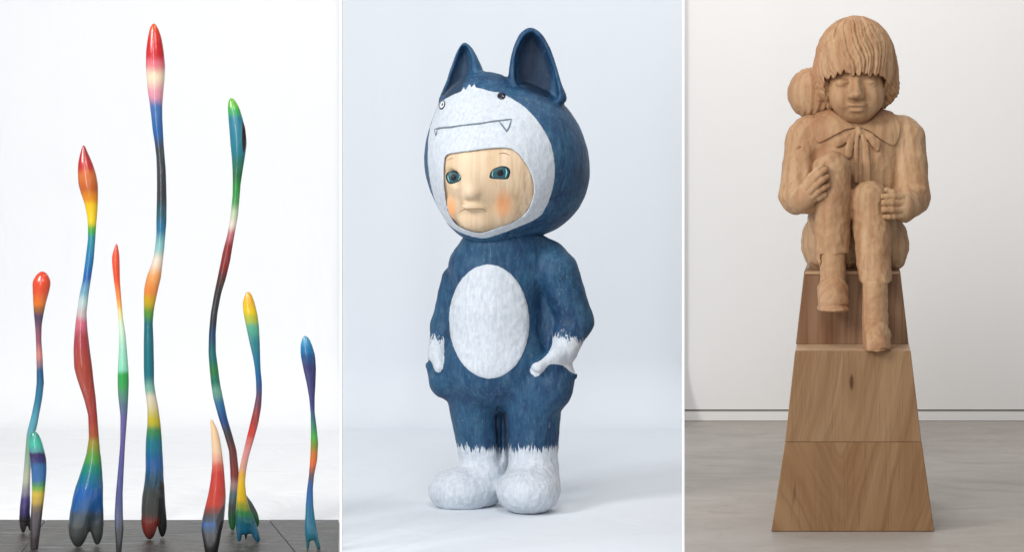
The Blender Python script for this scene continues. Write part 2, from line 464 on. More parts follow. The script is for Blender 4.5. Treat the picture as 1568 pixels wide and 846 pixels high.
def m_face_wood():
    m, nt, b = new_mat('pale_camphor_wood')
    g = noise(nt, coords(nt, (1, .35, .035), (0, .05, 0), (.3, 0, 0)), 60, 4, .6, .25)
    g2 = noise(nt, coords(nt, (1, .3, .06), (0, .1, 0)), 16, 3, .5, .3)
    side = attr(nt, 'g')
    c = ramp(nt, g2, [(.3, lin(206, 176, 140)), (.5, lin(222, 196, 163)), (.7, lin(230, 208, 180))])
    c = mix(nt, mth(nt, 'MULTIPLY', sstep(nt, g, .42, .62), mth(nt, 'ADD', mth(nt, 'MULTIPLY', side, .4), .22)), c, lin(182, 148, 110))
    bl = mth(nt, 'MULTIPLY', attr(nt, 'b'), mth(nt, 'ADD', .62, mth(nt, 'MULTIPLY', g, .5)))
    c = mix(nt, mth(nt, 'MULTIPLY', bl, .9, True), c, lin(240, 158, 92))
    nt.links.new(c, b.inputs['Base Color']); b.inputs['Roughness'].default_value = .55; b.inputs['Specular IOR Level'].default_value = .3
    bump(nt, b, g, .0006, .5)
    return m

def m_carved(name='carved_camphor_wood', dark=1.0, fac=70.0, streak=1.0, depth=.002):
    m, nt, b = new_mat(name)
    v = coords(nt)
    g = noise(nt, coords(nt, (1, 1, .04), (0, .03, 0)), 75 * streak, 4, .6, .3); g2 = noise(nt, coords(nt, (1, 1, .16)), 11, 4, .55, .8); g3 = noise(nt, v, 260, 2)
    k = lambda r, g_, b_: tuple(x * dark * q for x, q in zip(lin(r, g_, b_)[:3], (.78, .76, .77))) + (1,)
    c = ramp(nt, g2, [(.28, k(186, 142, 104)), (.5, k(205, 166, 124)), (.72, k(216, 182, 142))])
    c = mix(nt, mth(nt, 'MULTIPLY', sstep(nt, g, .5, .68), .45), c, k(168, 122, 84))
    c = mix(nt, mth(nt, 'MULTIPLY', sstep(nt, g3, .6, .72), .3), c, k(140, 98, 68))
    rg = nd(nt, 'TexWave', {'Vector': coords(nt, (1, 1, .28), (.15, .1, 0), (.12, .05, 0)), 'Scale': 9.0, 'Distortion': 5.0, 'Detail': 3.0, 'Detail Scale': 1.2}, wave_type='RINGS', rings_direction='Z').outputs[1]
    c = mix(nt, mth(nt, 'MULTIPLY', sstep(nt, rg, .5, 1.0), .3), c, k(172, 118, 80))
    rd = noise(nt, coords(nt, (1, 1, .6), (0, 0, 0), (4, 2, 1)), 5, 3); c = mix(nt, mth(nt, 'MULTIPLY', sstep(nt, rd, .5, .7), .35), c, k(184, 126, 92))
    nt.links.new(c, b.inputs['Base Color']); b.inputs['Roughness'].default_value = .62; b.inputs['Specular IOR Level'].default_value = .25
    vo = nd(nt, 'TexVoronoi', {'Vector': coords(nt, (1, 1, .6)), 'Scale': fac}, feature='SMOOTH_F1').outputs[0]
    p = bump(nt, b, vo, depth, .6); bump(nt, b, g, .0008, .6, p)
    return m

def m_pedestal(name, seed, base, slope, knot=None, bow=0.0, x0=0.0, contrast=1.0):
    """figure: contours of x - slope z (straight grain) or of z - bow x^2 (arched grain), plus pores"""
    m, nt, b = new_mat(name)
    sep = nd(nt, 'SeparateXYZ', {0: nd(nt, 'TexCoord').outputs['Object']})
    x, y, z = sep.outputs
    wv = noise(nt, coords(nt, (1, 1, .5), (0, 0, 0), seed), 5, 3, .5)
    w_ = mth(nt, 'MULTIPLY', mth(nt, 'SUBTRACT', wv, .5), .05)
    st = mth(nt, 'ADD', mth(nt, 'SUBTRACT', x, mth(nt, 'MULTIPLY', z, slope)), w_)
    if bow:
        xx = mth(nt, 'SUBTRACT', x, x0); ax = mth(nt, 'SQRT', mth(nt, 'ADD', mth(nt, 'MULTIPLY', xx, xx), .0004))
        q = mth(nt, 'SUBTRACT', ax, mth(nt, 'MULTIPLY', z, bow))
        st = mth(nt, 'ADD', mth(nt, 'ADD', q, mth(nt, 'MULTIPLY', w_, 1.8)), mth(nt, 'MULTIPLY', xx, .18))
    def g1(f, along, det, sh):
        v = nd(nt, 'CombineXYZ', {0: mth(nt, 'MULTIPLY', st, f), 1: mth(nt, 'ADD', mth(nt, 'ADD', mth(nt, 'MULTIPLY', y, 3.0), mth(nt, 'MULTIPLY', x, 3.5)), seed[0] + sh), 2: mth(nt, 'MULTIPLY', z, along)}).outputs[0]
        return noise(nt, v, 1.0, det, .6, .15)
    a = g1(16, 1.0, 3, 0); bn = g1(62, 1.6, 4, 5); pore = noise(nt, coords(nt, (1, 1, .022), (0, slope * .9, 0), seed), 210, 3, .6, .1)
    r, gg, bb = base; d = contrast
    c = ramp(nt, a, [(.3, lin(r - 20 * d, gg - 22 * d, bb - 22 * d)), (.48, lin(r, gg, bb)), (.68, lin(r + 14 * d, gg + 16 * d, bb + 15 * d))])
    c = mix(nt, mth(nt, 'MULTIPLY', sstep(nt, bn, .48, .68), .32 * d), c, lin(r - 50, gg - 54, bb - 50))
    c = mix(nt, mth(nt, 'MULTIPLY', sstep(nt, pore, .5, .72), .3), c, lin(r - 44, gg - 46, bb - 42))
    ck = noise(nt, coords(nt, (1, 1, .05), (0, slope * .9, 0), seed), 46, 2, .5, .2)
    c = mix(nt, mth(nt, 'MULTIPLY', sstep(nt, ck, .7, .76), .55), c, lin(r - 84, gg - 84, bb - 70))
    g = pore
    if knot:
        q = nd(nt, 'TexCoord').outputs['Object']
        q = nd(nt, 'VectorMath', {0: q, 1: knot}, operation='SUBTRACT').outputs[0]
        q = nd(nt, 'Mapping', {0: q, 'Rotation': (0, -.42, 0), 'Scale': (.62, .15, .17)}).outputs[0]
        ln = nd(nt, 'VectorMath', {0: q}, operation='LENGTH').outputs[1]
        k_ = mth(nt, 'SUBTRACT', 1.0, sstep(nt, ln, .0022, .0055)); c = mix(nt, mth(nt, 'MULTIPLY', k_, .9), c, lin(62, 36, 24))
        k_ = mth(nt, 'SUBTRACT', 1.0, sstep(nt, ln, .003, .022)); c = mix(nt, mth(nt, 'MULTIPLY', k_, .35), c, lin(112, 74, 48))
    nt.links.new(c, b.inputs['Base Color']); b.inputs['Roughness'].default_value = .5; b.inputs['Specular IOR Level'].default_value = .3
    bump(nt, b, g, .0006, .5)
    return m

def m_stem(name, stops, y0, y1, dark_side=False):
    m, nt, b = new_mat(name)
    v = coords(nt)
    n = mth(nt, 'MULTIPLY', mth(nt, 'SUBTRACT', noise(nt, coords(nt, (1, 1, .25)), 45, 4, .6), .5), 13.0 / (y1 - y0))
    t = mth(nt, 'ADD', attr(nt, 'v'), n)
    def deep(c):
        l = lin(*c); g = sum(l[:3]) / 3
        return tuple(max(0, (g + (q - g) * 1.06)) * .74 for q in l[:3]) + (1,)
    st = [((y - y0) / (y1 - y0), deep(c)) for y, c in stops][:32]
    c = ramp(nt, t, st, 'EASE')
    str_ = noise(nt, coords(nt, (1, 1, .06)), 150, 3, .6)
    c = mix(nt, mth(nt, 'MULTIPLY', sstep(nt, str_, .5, .75), .05), c, lin(245, 240, 235))
    if dark_side:
        c = mix(nt, sstep(nt, attr(nt, 's'), -.025, .03), c, lin(22, 20, 21))
    nt.links.new(c, b.inputs['Base Color'])
    b.inputs['Roughness'].default_value = .3; b.inputs['Specular IOR Level'].default_value = .5; b.inputs['Coat Weight'].default_value = .5
    b.inputs['Coat Roughness'].default_value = .1
    bump(nt, b, noise(nt, v, 28, 3), .0025, .35)
    return m

# ---------------------------------------------------------------- the setting
def box_verts(x0, x1, y0, y1, z0, z1):
    V = [(x, y, z) for z in (z0, z1) for y in (y0, y1) for x in (x0, x1)]
    return V, [(0, 2, 3, 1), (4, 5, 7, 6), (0, 1, 5, 4), (2, 6, 7, 3), (0, 4, 6, 2), (1, 3, 7, 5)]

def bevelled(name, V, Fs, mat, parent, bev=.003, seg=2):
    o = mesh_obj(name, V, Fs, mat, parent, smooth=False)
    bm = bmesh.new(); bm.from_mesh(o.data)
    bmesh.ops.recalc_face_normals(bm, faces=bm.faces)
    bmesh.ops.bevel(bm, geom=bm.edges[:], offset=bev, segments=seg, affect='EDGES', profile=.6)
    bm.to_mesh(o.data); bm.free()
    return o

def sweep_sheet(name, x0, x1, yf, yb, rad, top, z, mat):
    prof = [(yf, z)] + [(yf + (yb - rad - yf) * t, z) for t in np.linspace(.05, 1, 14)]
    prof += [(yb - rad + rad * math.sin(a), z + rad - rad * math.cos(a)) for a in np.linspace(.06, math.pi / 2, 16)]
    prof += [(yb, z + rad + (top - z - rad) * t) for t in np.linspace(.1, 1, 10)]
    xs = np.linspace(x0(0) if callable(x0) else x0, x1, 12)
    V = []; n = len(xs)
    for y, zz in prof:
        a, b_ = edge_l(y, name), edge_r(y, name)
        V += [(a + (b_ - a) * t, y, zz) for t in np.linspace(0, 1, n)]
    Fs = [(i * n + j, i * n + j + 1, (i + 1) * n + j + 1, (i + 1) * n + j) for i in range(len(prof) - 1) for j in range(n - 1)]
    o = mesh_obj(name, V, Fs, mat)
    return meta(o, kind='structure')

# the two partitions splay a little, like the sides of a shallow stand; each backdrop fills its own bay between them
PL, PR = (522.0 - CX) / F, (1046.8 - CX) / F
def edge_l(y, n): return {'white_backdrop': -2.6, 'blue_grey_backdrop': PL * y + .003, 'x': 0}[n]
def edge_r(y, n): return {'white_backdrop': PL * y - .003, 'blue_grey_backdrop': PR * y - .003, 'x': 0}[n]
sweep_sheet('white_backdrop', -2.6, 0, 6.2, 10.72, .28, 3.2, .002, m_paper('white_paper', (.90, .91, .92, 1), .012, .006))
sweep_sheet('blue_grey_backdrop', -1, 0, 6.2, 10.70, .26, 3.2, .002, m_paper('pale_blue_grey_paper', (.725, .77, .825, 1), .015, .002))

# gallery bay on the right: concrete floor, wall with a shadow gap over a skirting
WY = ground_depth(645.5)
def quad_grid(x0a, x0b, x1, y0, y1, z, n=8):
    V = []; ys = np.linspace(y0, y1, n)
    for i, y in enumerate(ys):
        a = x0a + (x0b - x0a) * i / (n - 1); V += [(a + (x1 - a) * t, y, z) for t in np.linspace(0, 1, n)]
    return V, [(i * n + j, i * n + j + 1, (i + 1) * n + j + 1, (i + 1) * n + j) for i in range(n - 1) for j in range(n - 1)]
V, Fs = quad_grid(PR * 6.2 + .003, PR * WY + .003, 3.4, 6.2, WY + .05, 0.0)
meta(mesh_obj('concrete_floor', V, Fs, m_concrete()), kind='structure')
wall_m = m_paper('gallery_wall_paint', (.85, .835, .815, 1), .006, .0006)
zs = at(0, 630.2, WY)[2]; zg = at(0, 627.6, WY)[2]
V, Fs = box_verts(PR * WY + .003, 3.4, WY, WY + .12, zg, 3.2)
gw = meta(mesh_obj('gallery_wall', V, Fs, wall_m, smooth=False), kind='structure')
V, Fs = box_verts(PR * WY + .003, 3.4, WY + .007, WY + .12, zs - .002, zg - .0005)
mesh_obj('shadow_gap', V, Fs, m_plain('gap_grey', lin(150, 146, 140), .8), gw, smooth=False)
V, Fs = box_verts(PR * WY + .003, 3.4, WY - .006, WY + .12, 0.0015, zs - .0025)
bevelled('skirting_board', V, Fs, m_plain('skirting_paint', (.84, .82, .80, 1), .5), gw, .0015)

# thin white posts between the three bays
part_m = m_plain('post_white', (.94, .94, .94, 1), .6, .3)
def post(k, label):
    yf, hw = 7.40, .0027
    x = k * yf
    o = empty('white_post', (x, yf, 0), label, 'post')
    V, Fs = box_verts(x - hw, x + hw, yf, yf + .03, .0125, 2.6)
    bevelled('upright', V, Fs, part_m, o, .0004, 1)
    V, Fs = box_verts(x - .05, x + .05, yf - .05, yf + .09, .0062 if k == PL else .0042, .0125)
    bevelled('foot_plate', V, Fs, part_m, o, .001, 1)
post(PL, 'thin white upright post between the coloured stems and the blue costume figure')
post(PR, 'thin white upright post between the blue costume figure and the wooden boy')

# blackened boards under the stems
YB = ground_depth(803)
stage = meta(mesh_obj('stage_floor', [(-2.3, 7.45, .003), (PL * 7.45 - .006, 7.45, .003), (-2.3, YB - .01, .003), (PL * YB - .008, YB - .01, .003), (-2.3, 7.45, .0058), (PL * 7.45 - .006, 7.45, .0058), (-2.3, YB - .01, .0058), (PL * YB - .008, YB - .01, .0058)], [(0, 2, 3, 1), (4, 5, 7, 6), (0, 1, 5, 4), (2, 6, 7, 3), (0, 4, 6, 2), (1, 3, 7, 5)], m_plain('seam_black', lin(40, 38, 36), .9), smooth=False), kind='structure')
bm_ = m_stage()
seams = [(-2.35, -2.35), (-1.72, -1.66), ((70 - CX) / F * YB, (38 - CX) / F * 7.65), ((412 - CX) / F * YB, (446 - CX) / F * 7.65), (PL * YB - .006, PL * 7.65 - .006)]
for i in range(4):
    (ab, af), (bb_, bf) = seams[i], seams[i + 1]
    ex = lambda b0, f0: f0 + (f0 - b0) * (7.65 - 7.45) / (YB - 7.65)     # run the seam on towards the front
    afx, bfx = ex(ab, af), ex(bb_, bf)
    afx = max(min(afx, 5), -3); g = .0007
    tz = .012 + .0006 * (i % 2)
    V = [(afx + g, 7.45, .0062), (bfx - g, 7.45, .0062), (ab + g, YB, .0062), (bb_ - g, YB, .0062), (afx + g, 7.45, tz), (bfx - g, 7.45, tz), (ab + g, YB, tz), (bb_ - g, YB, tz)]
    bevelled('floor_board', V, [(0, 2, 3, 1), (4, 5, 7, 6), (0, 1, 5, 4), (2, 6, 7, 3), (0, 4, 6, 2), (1, 3, 7, 5)], bm_, stage, .0015, 1)
STAGE_Z = .012

# ---------------------------------------------------------------- left bay: nine lacquered stems
def track(rows, z, sig=3.0):            # smooth centre line and radius from measured (row, left edge, right edge)
    R = np.array(rows, float); py = -z
    yy = np.arange(R[0, 0] - 30, R[-1, 0] + 30, .5)
    c = np.interp(yy, R[:, 0], (R[:, 1] + R[:, 2]) / 2); r = np.interp(yy, R[:, 0], (R[:, 2] - R[:, 1]) / 2)
    ks = np.exp(-.5 * (np.arange(-24, 25) * .5 / sig) ** 2); ks /= ks.sum()
    cs = np.convolve(c, ks, 'same'); r2 = np.convolve(r ** 2, ks, 'same')
    cs[:24] = c[:24]; cs[-24:] = c[-24:]
    top = yy < R[0, 0]; r2s = r2.copy()
    # exact closed tips: blend to the measured radii close to the ends
    wgt = np.clip(np.minimum(yy - R[0, 0], R[-1, 0] - yy) / 8, 0, 1)
    r2s = r2 * wgt + (r ** 2) * (1 - wgt)
    # rounder tips: use linear r squared there
    r2l = np.interp(yy, R[:, 0], ((R[:, 2] - R[:, 1]) / 2) ** 2)
    w2 = np.clip(1 - np.minimum(yy - R[0, 0], R[-1, 0] - yy) / 10, 0, 1)
    r2s = r2s * (1 - w2) + r2l * w2
    return np.interp(py, yy, cs), np.interp(py, yy, r2s), R[0, 0], R[-1, 0]

def stem(label, tubes, foot, stops, name='painted_stem', extra=None, dark=None, fy=.82, k=7.0):
    d0 = ground_depth(foot) * (EYE - STAGE_Z) / EYE
    allr = np.array([r[:3] for t in tubes for r in t['rows']])
    x0, x1, ya, yb_ = allr[:, 1].min() - 8, allr[:, 2].max() + 8, allr[:, 0].min() - 8, allr[:, 0].max() + 6
    dep = [t.get('dy', (0, 0)) for t in tubes]; rmax = (allr[:, 2] - allr[:, 1]).max() / 2
    fld = Field(d0, (x0, x1), (min(min(q) for q in dep) - rmax - 5, max(max(q) for q in dep) + rmax + 5), (ya, yb_), 1.35)
    X = fld.x[:, None, None]; Y = fld.y[None, :, None]
    for t in tubes:
        c, r2, t0, t1 = track(t['rows'], fld.z); dy0, dy1 = t.get('dy', (0, 0))
        tt = np.clip((-fld.z - t0) / (t1 - t0), 0, 1); yc = dy0 + (dy1 - dy0) * tt ** 1.5
        if t is not tubes[0]: r2 = r2 * np.clip((-fld.z - t0) / min(46, .55 * (t1 - t0)), 0, 1) ** 1.3
        rho = np.sqrt((X - c[None, None, :]) ** 2 + ((Y - yc[None, None, :]) / fy) ** 2)
        over = np.maximum(np.maximum(t0 + fld.z, -fld.z - t1), 0)[None, None, :]     # beyond either end
        over = np.where(-fld.z[None, None, :] < t0, t0 + fld.z[None, None, :], np.where(-fld.z[None, None, :] > t1, -fld.z[None, None, :] - t1, 0))
        d = np.where(over > 0, np.sqrt(rho ** 2 * .8 + over ** 2), (rho - np.sqrt(np.maximum(r2, 0))[None, None, :]) * fy)
        fld.D = smin(fld.D, d.astype(np.float32), k if t is not tubes[0] else 0)
    if extra: extra(fld)
    fld.floor(foot - .5, 1)
    base = (float((x0 + x1) / 2 - CX) * fld.u, d0, STAGE_Z)
    nm = name
    root = empty(nm, base, label, 'sculpture', 'lacquered wooden stem sculptures')
    y0, y1 = stops[0][0], stops[-1][0]
    mt = m_stem('lacquer_gradient', stops, y0, y1, dark is not None)
    def at_(px, py, dy, v):
        A = {'v': (py - y0) / (y1 - y0)}
        if dark is not None: A['s'] = -poly2(dark, px, py) / 60
        return A
    build(fld, root, mt, 'stem', attrs=at_)
    return root, fld

def mono(pts): return pts
stem('leftmost painted stem, with a round orange bulb head and stubby forked foot',
  [dict(rows=[(416,64.5,65.5),(422,55,74),(432,49.5,78),(445,50,76),(462,50.7,71),(478,51.7,67.5),(498,53.5,64),(522,55,63.5),(548,55.5,65.5),(564,56,66),(587,56,67.5),(610,53.5,65),(634,48.7,60.5),(651,44.5,57.5),(664,41,54),(700,38,48),(730,35.5,46.5),(752,33.5,46),(775,30.5,46.5),(792,29.5,45),(800,31,43)]),
   dict(rows=[(785,30,42),(800,29.3,42),(810,31,40),(817,34,37)]), dict(rows=[(785,38,47),(800,40,48),(808,42,48),(816,44.5,46.5)],dy=(2,6))], 817.5,
  [(416,(226,76,52)),(445,(228,84,48)),(465,(232,120,40)),(474,(160,100,50)),(484,(86,66,96)),(520,(150,88,104)),(545,(212,136,128)),(560,(150,120,130)),(570,(44,92,134)),(610,(46,122,156)),(650,(92,168,186)),(690,(130,172,140)),(735,(196,200,178)),(755,(150,145,160)),(768,(78,66,130)),(785,(62,54,110)),(797,(44,42,46)),(817,(34,33,35))], k=4)
stem('low painted stem with a teal tip and purple band, in front of the orange-headed one',
  [dict(rows=[(661,51.5,52.5),(667,45.8,60),(677,44,64),(690,43.8,67.7),(704,45.5,71),(720,47.7,71.5),(735,48.5,70.5),(757,49,68.5),(777,47.7,66),(800,46.7,63.5),(825,46.3,60.5),(843,46.3,58.3)])], 843,
  [(661,(48,140,124)),(682,(72,178,156)),(692,(84,150,150)),(697,(48,34,88)),(706,(42,40,100)),(715,(22,92,150)),(735,(18,96,156)),(744,(60,130,90)),(749,(110,164,50)),(758,(206,176,52)),(768,(190,160,60)),(779,(110,92,66)),(788,(74,66,72)),(843,(62,57,60))])
stem('painted stem with a pointed dark red head and wide blue forked foot',
  [dict(rows=[(222.5,127.5,128.5),(235,122.7,135),(250,119.7,141.7),(265,119,146.7),(282,120,150),(295,123.5,150.3),(312,129.5,150),(332,133.5,148.7),(349,134.7,147),(368,134.5,146),(400,130.5,143.5),(430,126.5,139),(450,122,136),(480,117.5,132.5),(505,114.5,134),(535,112.5,137.5),(564,113.5,141.5),(583,118.5,143.3),(610,128,146.7),(637,135,149),(672,136,151.7),(700,131.7,154),(725,124.5,155.3),(745,120,154),(765,116,150),(790,118,142),(798,128,132)]),
   dict(rows=[(700,133,143),(730,122.5,144),(757,114.3,146),(784,107.7,143),(806,105.3,138.5),(822,107,134),(832,112,129),(838,118,123)],dy=(0,-6)),
   dict(rows=[(700,142,154),(730,138,155.5),(757,138,156.7),(784,138,158),(806,137.5,158),(822,139.5,156.5),(832,143,153),(836.5,146.5,149)],dy=(0,7))], 838,
  [(222,(160,30,34)),(255,(186,44,38)),(268,(204,110,56)),(288,(192,96,40)),(303,(222,138,30)),(316,(238,196,24)),(338,(236,204,20)),(352,(70,164,60)),(366,(24,134,150)),(400,(28,116,168)),(425,(32,96,168)),(445,(110,160,184)),(465,(186,206,204)),(482,(196,180,180)),(495,(200,104,122)),(520,(164,58,66)),(560,(166,66,50)),(640,(160,52,44)),(665,(164,76,44)),(680,(150,140,50)),(702,(78,150,62)),(718,(20,130,110)),(735,(10,112,140)),(758,(14,94,168)),(778,(26,90,150)),(792,(64,80,94)),(812,(74,78,78)),(838,(58,60,60))], k=9)
stem('thin painted stem with an orange-red flame tip, mint middle and straight purple lower half',
  [dict(rows=[(373,178,179),(383,174,181.7),(392,171.4,183),(405,171.5,183.3),(430,174.3,183.7),(460,178.5,186),(490,181.3,188.7),(512,182,192.3),(535,182,194.3),(564,180.3,196.7),(587,180,197.3),(605,180.7,196.7),(637,184.3,195),(680,184,191.7),(720,180.7,189.7),(757,177.3,188),(790,175.3,188.3),(810,176,189.3),(850,178,185.7)])], 849,
  [(373,(214,76,50)),(395,(232,88,58)),(425,(234,84,48)),(455,(244,140,72)),(468,(246,170,90)),(480,(232,222,150)),(500,(206,232,204)),(540,(154,214,188)),(566,(140,214,180)),(577,(44,158,72)),(592,(56,154,80)),(607,(84,136,118)),(625,(84,104,130)),(642,(94,88,146)),(700,(84,80,140)),(750,(70,76,132)),(790,(72,82,118)),(806,(64,70,90)),(815,(54,57,62)),(849,(50,52,56))])
stem('tallest painted stem, reaching highest with a red head fading to pink and cream',
  [dict(rows=[(35.5,235,236),(43,229.3,242.3),(57,226.3,247.3),(77,223.7,250.7),(100,223.3,253),(120,224.7,252.3),(140,226.3,250.3),(160,229.3,248.7),(180,231.7,248.7),(200,233.7,249.7),(220,237,250.7),(240,239.3,252.3),(260,240,254),(282,240.3,254.7),(310,240,255.3),(340,239.3,255),(360,239.3,253.3),(380,237.3,251.7),(396,234.7,250),(410,230,248.3),(425,224.3,246.7),(440,221,243),(455,220,239.7),(475,220.3,235.7),(495,220.7,234),(525,220,235.3),(564,220,236),(587,221,236),(605,223,238.7),(625,225.7,242.7),(650,225.7,246),(675,223.3,248),(700,222.7,249.3),(720,223,249),(740,222,246),(760,221,242),(785,222,238),(800,228,232)]),
   dict(rows=[(715,223,238),(735,222.5,241),(750,220.3,242),(775,217.3,242.5),(800,216.7,242.5),(814,219.5,239.5),(822,224,236),(826,228.5,231.5)],dy=(0,-7)),
   dict(rows=[(700,236,249.3),(730,237,250.7),(750,239.5,251.7),(775,240,252.9),(800,240.3,255),(813,241.5,254.5),(821,244,251.5),(825,247,248.5)],dy=(0,7))], 826,
  [(36,(222,92,36)),(52,(214,54,32)),(68,(200,28,32)),(86,(196,34,42)),(97,(220,110,122)),(118,(242,218,188)),(146,(224,150,166)),(164,(70,112,170)),(200,(42,96,158)),(230,(52,60,66)),(300,(44,50,54)),(325,(28,80,92)),(348,(16,108,146)),(378,(136,192,188)),(400,(236,218,198)),(424,(242,166,100)),(446,(244,146,74)),(462,(216,176,30)),(482,(84,150,52)),(498,(20,110,120)),(575,(18,112,124)),(597,(130,184,164)),(612,(228,216,188)),(646,(204,188,48)),(662,(56,138,82)),(682,(18,120,140)),(712,(14,94,160)),(738,(34,80,104)),(756,(66,72,70)),(786,(68,68,64)),(804,(136,52,44)),(826,(110,42,38))], k=7, dark=[(244,738),(243,770),(243.5,840),(262,840),(262,738)])
st_, f_ = stem('bending painted stem, green tip with a hollow painted dark on its side',
  [dict(rows=[(150,353,355),(155,349.7,361),(165,348.7,366.7),(185,350,372.7),(200,351.3,376.2),(220,352.7,378),(240,354.7,375.3),(260,356,372),(282,356.3,368.7),(300,356,367.3),(330,353,364.7),(360,348,359.3),(385,341.3,355),(400,338.3,352.7),(425,333.3,346.7),(450,328,339),(480,322.7,333.3),(510,320,330.7),(540,319.3,331),(564,321,334.3),(587,323.3,337.3),(610,326.7,342),(640,335,348.3),(665,343.3,355.7),(690,350.7,362.7),(720,352.7,366),(740,353.3,367),(757,351.7,367),(775,350,364),(790,349.3,362),(803,351,361.5),(810,353.5,360),(813,356,358)],dy=(0,-5)),
   dict(rows=[(725,356,367),(745,358,372),(760,361,379),(775,366,388),(788,374,394.5),(799,380,396.8),(806,384,396),(811,388,393)],dy=(0,7))], 813,
  [(150,(112,186,44)),(160,(104,192,58)),(170,(66,172,96)),(184,(44,128,150)),(232,(40,124,140)),(252,(34,112,92)),(268,(30,106,60)),(292,(42,144,58)),(306,(66,150,76)),(328,(192,208,174)),(344,(234,220,206)),(360,(190,112,118)),(380,(146,44,44)),(408,(140,38,34)),(428,(82,46,42)),(448,(54,50,50)),(492,(48,52,58)),(515,(36,72,108)),(545,(30,110,112)),(568,(44,126,66)),(584,(26,120,96)),(600,(112,168,148)),(622,(46,112,160)),(644,(34,78,140)),(664,(62,60,66)),(690,(110,52,46)),(728,(140,50,46)),(744,(170,140,136)),(758,(84,112,116)),(778,(70,76,74)),(794,(44,96,62)),(813,(24,110,50))], fy=.8, k=6)
patch(f_, catmull([(371.2,187),(374.2,192),(376.0,201),(376.7,212),(375.8,224),(373.6,233),(371.6,229),(370.6,215),(370.4,200)], 4), m_plain('hollow_shade', lin(36, 32, 32), .35), st_, 'hollow', .25, 0, 4, guess=-6)  # nothing is cut here: flat dark inlay, shade of a hollow put into colour
stem('low horn-shaped painted stem with a cream point, red middle and black foot',
  [dict(rows=[(642,322.5,323.5),(655,322.3,331.7),(670,323.7,336.3),(690,324.3,339.7),(715,324.7,342.7),(740,322,344.7),(760,318.3,346),(780,313.3,344.7),(800,308.7,342.7),(815,308.7,339.3),(830,311.3,336.7),(852,314.5,332.5)])], 851,
  [(642,(232,186,134)),(655,(236,198,154)),(692,(234,198,162)),(702,(228,170,146)),(716,(204,90,76)),(728,(192,60,50)),(772,(186,62,46)),(784,(120,62,56)),(790,(76,70,72)),(798,(66,78,100)),(804,(52,92,148)),(811,(60,84,118)),(820,(74,76,80)),(834,(62,60,62)),(846,(26,24,25)),(851,(22,20,21))],
  dark=[(352,745),(345,758),(343,772),(334,790),(330,800),(332,815),(328,832),(318,842),(308,842),(300,810),(303,790),(308,800),(312,822),(316,840),(322,860),(360,860),(360,745)], fy=.8)
def arch(fld):
    fld.cone((379, 846, -30), (376, 817, 40), 8.5, 3.0, 2, op='s')
stem('painted stem with a yellow egg-shaped head and yellow ankle above a webbed teal foot',
  [dict(rows=[(447,379.3,380.7),(453,374.3,386),(465,371.3,390.3),(480,372.7,394),(500,376.7,396.7),(525,382,398),(550,387.7,398.7),(564,390,399),(587,392,401.3),(605,392.3,401.3),(625,388.7,400),(650,382.7,395.7),(675,376.7,388.7),(700,370.7,381.3),(720,366,377.3),(740,364.3,375.3),(760,362.7,377.3),(780,361.5,381),(800,364,386),(814,368,384),(820,372,380)]),
   dict(rows=[(770,362,372),(785,361,374),(800,361,372),(815,361.5,371),(826,363,370),(831,365,368)]),
   dict(rows=[(770,370,380),(785,373,386),(800,377,391),(815,383,395.5),(826,388,398),(832,393,397)],dy=(0,3)),
   dict(rows=[(790,370,382),(815,372.5,379),(825,373.5,377.5),(830,374.5,376.5)],dy=(0,12))], 832,
  [(447,(232,160,34)),(460,(238,182,34)),(476,(238,200,42)),(488,(182,190,66)),(502,(92,172,142)),(526,(42,128,136)),(560,(22,110,146)),(578,(28,98,150)),(592,(52,84,134)),(614,(104,64,88)),(638,(156,54,50)),(666,(206,62,46)),(678,(220,120,112)),(692,(234,154,152)),(716,(228,168,146)),(728,(238,180,60)),(742,(240,196,34)),(764,(232,190,34)),(776,(150,160,50)),(786,(40,130,62)),(797,(14,104,112)),(812,(10,106,138)),(832,(8,92,122))], k=5, fy=.7)
stem('slender painted stem with a light blue head, standing alone nearest the first white post',
  [dict(rows=[(514.7,466.5,468),(520,462.3,474),(530,460,478.3),(545,460.3,482.7),(564,464,484),(587,469.3,483.3),(610,473.3,482),(632,475.3,482),(655,476,485),(680,475.7,487.3),(705,474.7,486),(730,472.7,481),(750,470,479.3),(775,468,480),(797,467.3,482.3),(808,467.5,484),(820,469,483),(828,472,480)]),
   dict(rows=[(790,467.4,477),(815,467.7,478),(825,468,475.5),(835,468.5,474),(843,469.5,473)]),
   dict(rows=[(790,471,482),(815,475,486),(825,479,488),(835,483,490),(843.5,485.5,491)],dy=(0,3))], 843.5,
  [(515,(86,156,186)),(524,(64,148,190)),(536,(22,118,170)),(550,(32,78,130)),(564,(48,50,106)),(600,(54,52,112)),(622,(58,62,120)),(640,(54,100,116)),(652,(56,128,100)),(670,(76,166,66)),(684,(130,140,50)),(696,(200,118,50)),(710,(220,106,42)),(722,(160,84,60)),(730,(96,74,88)),(746,(44,92,150)),(768,(44,104,160)),(784,(24,112,144)),(815,(30,114,140)),(836,(52,110,116)),(843,(40,92,98))], k=4, fy=.75)

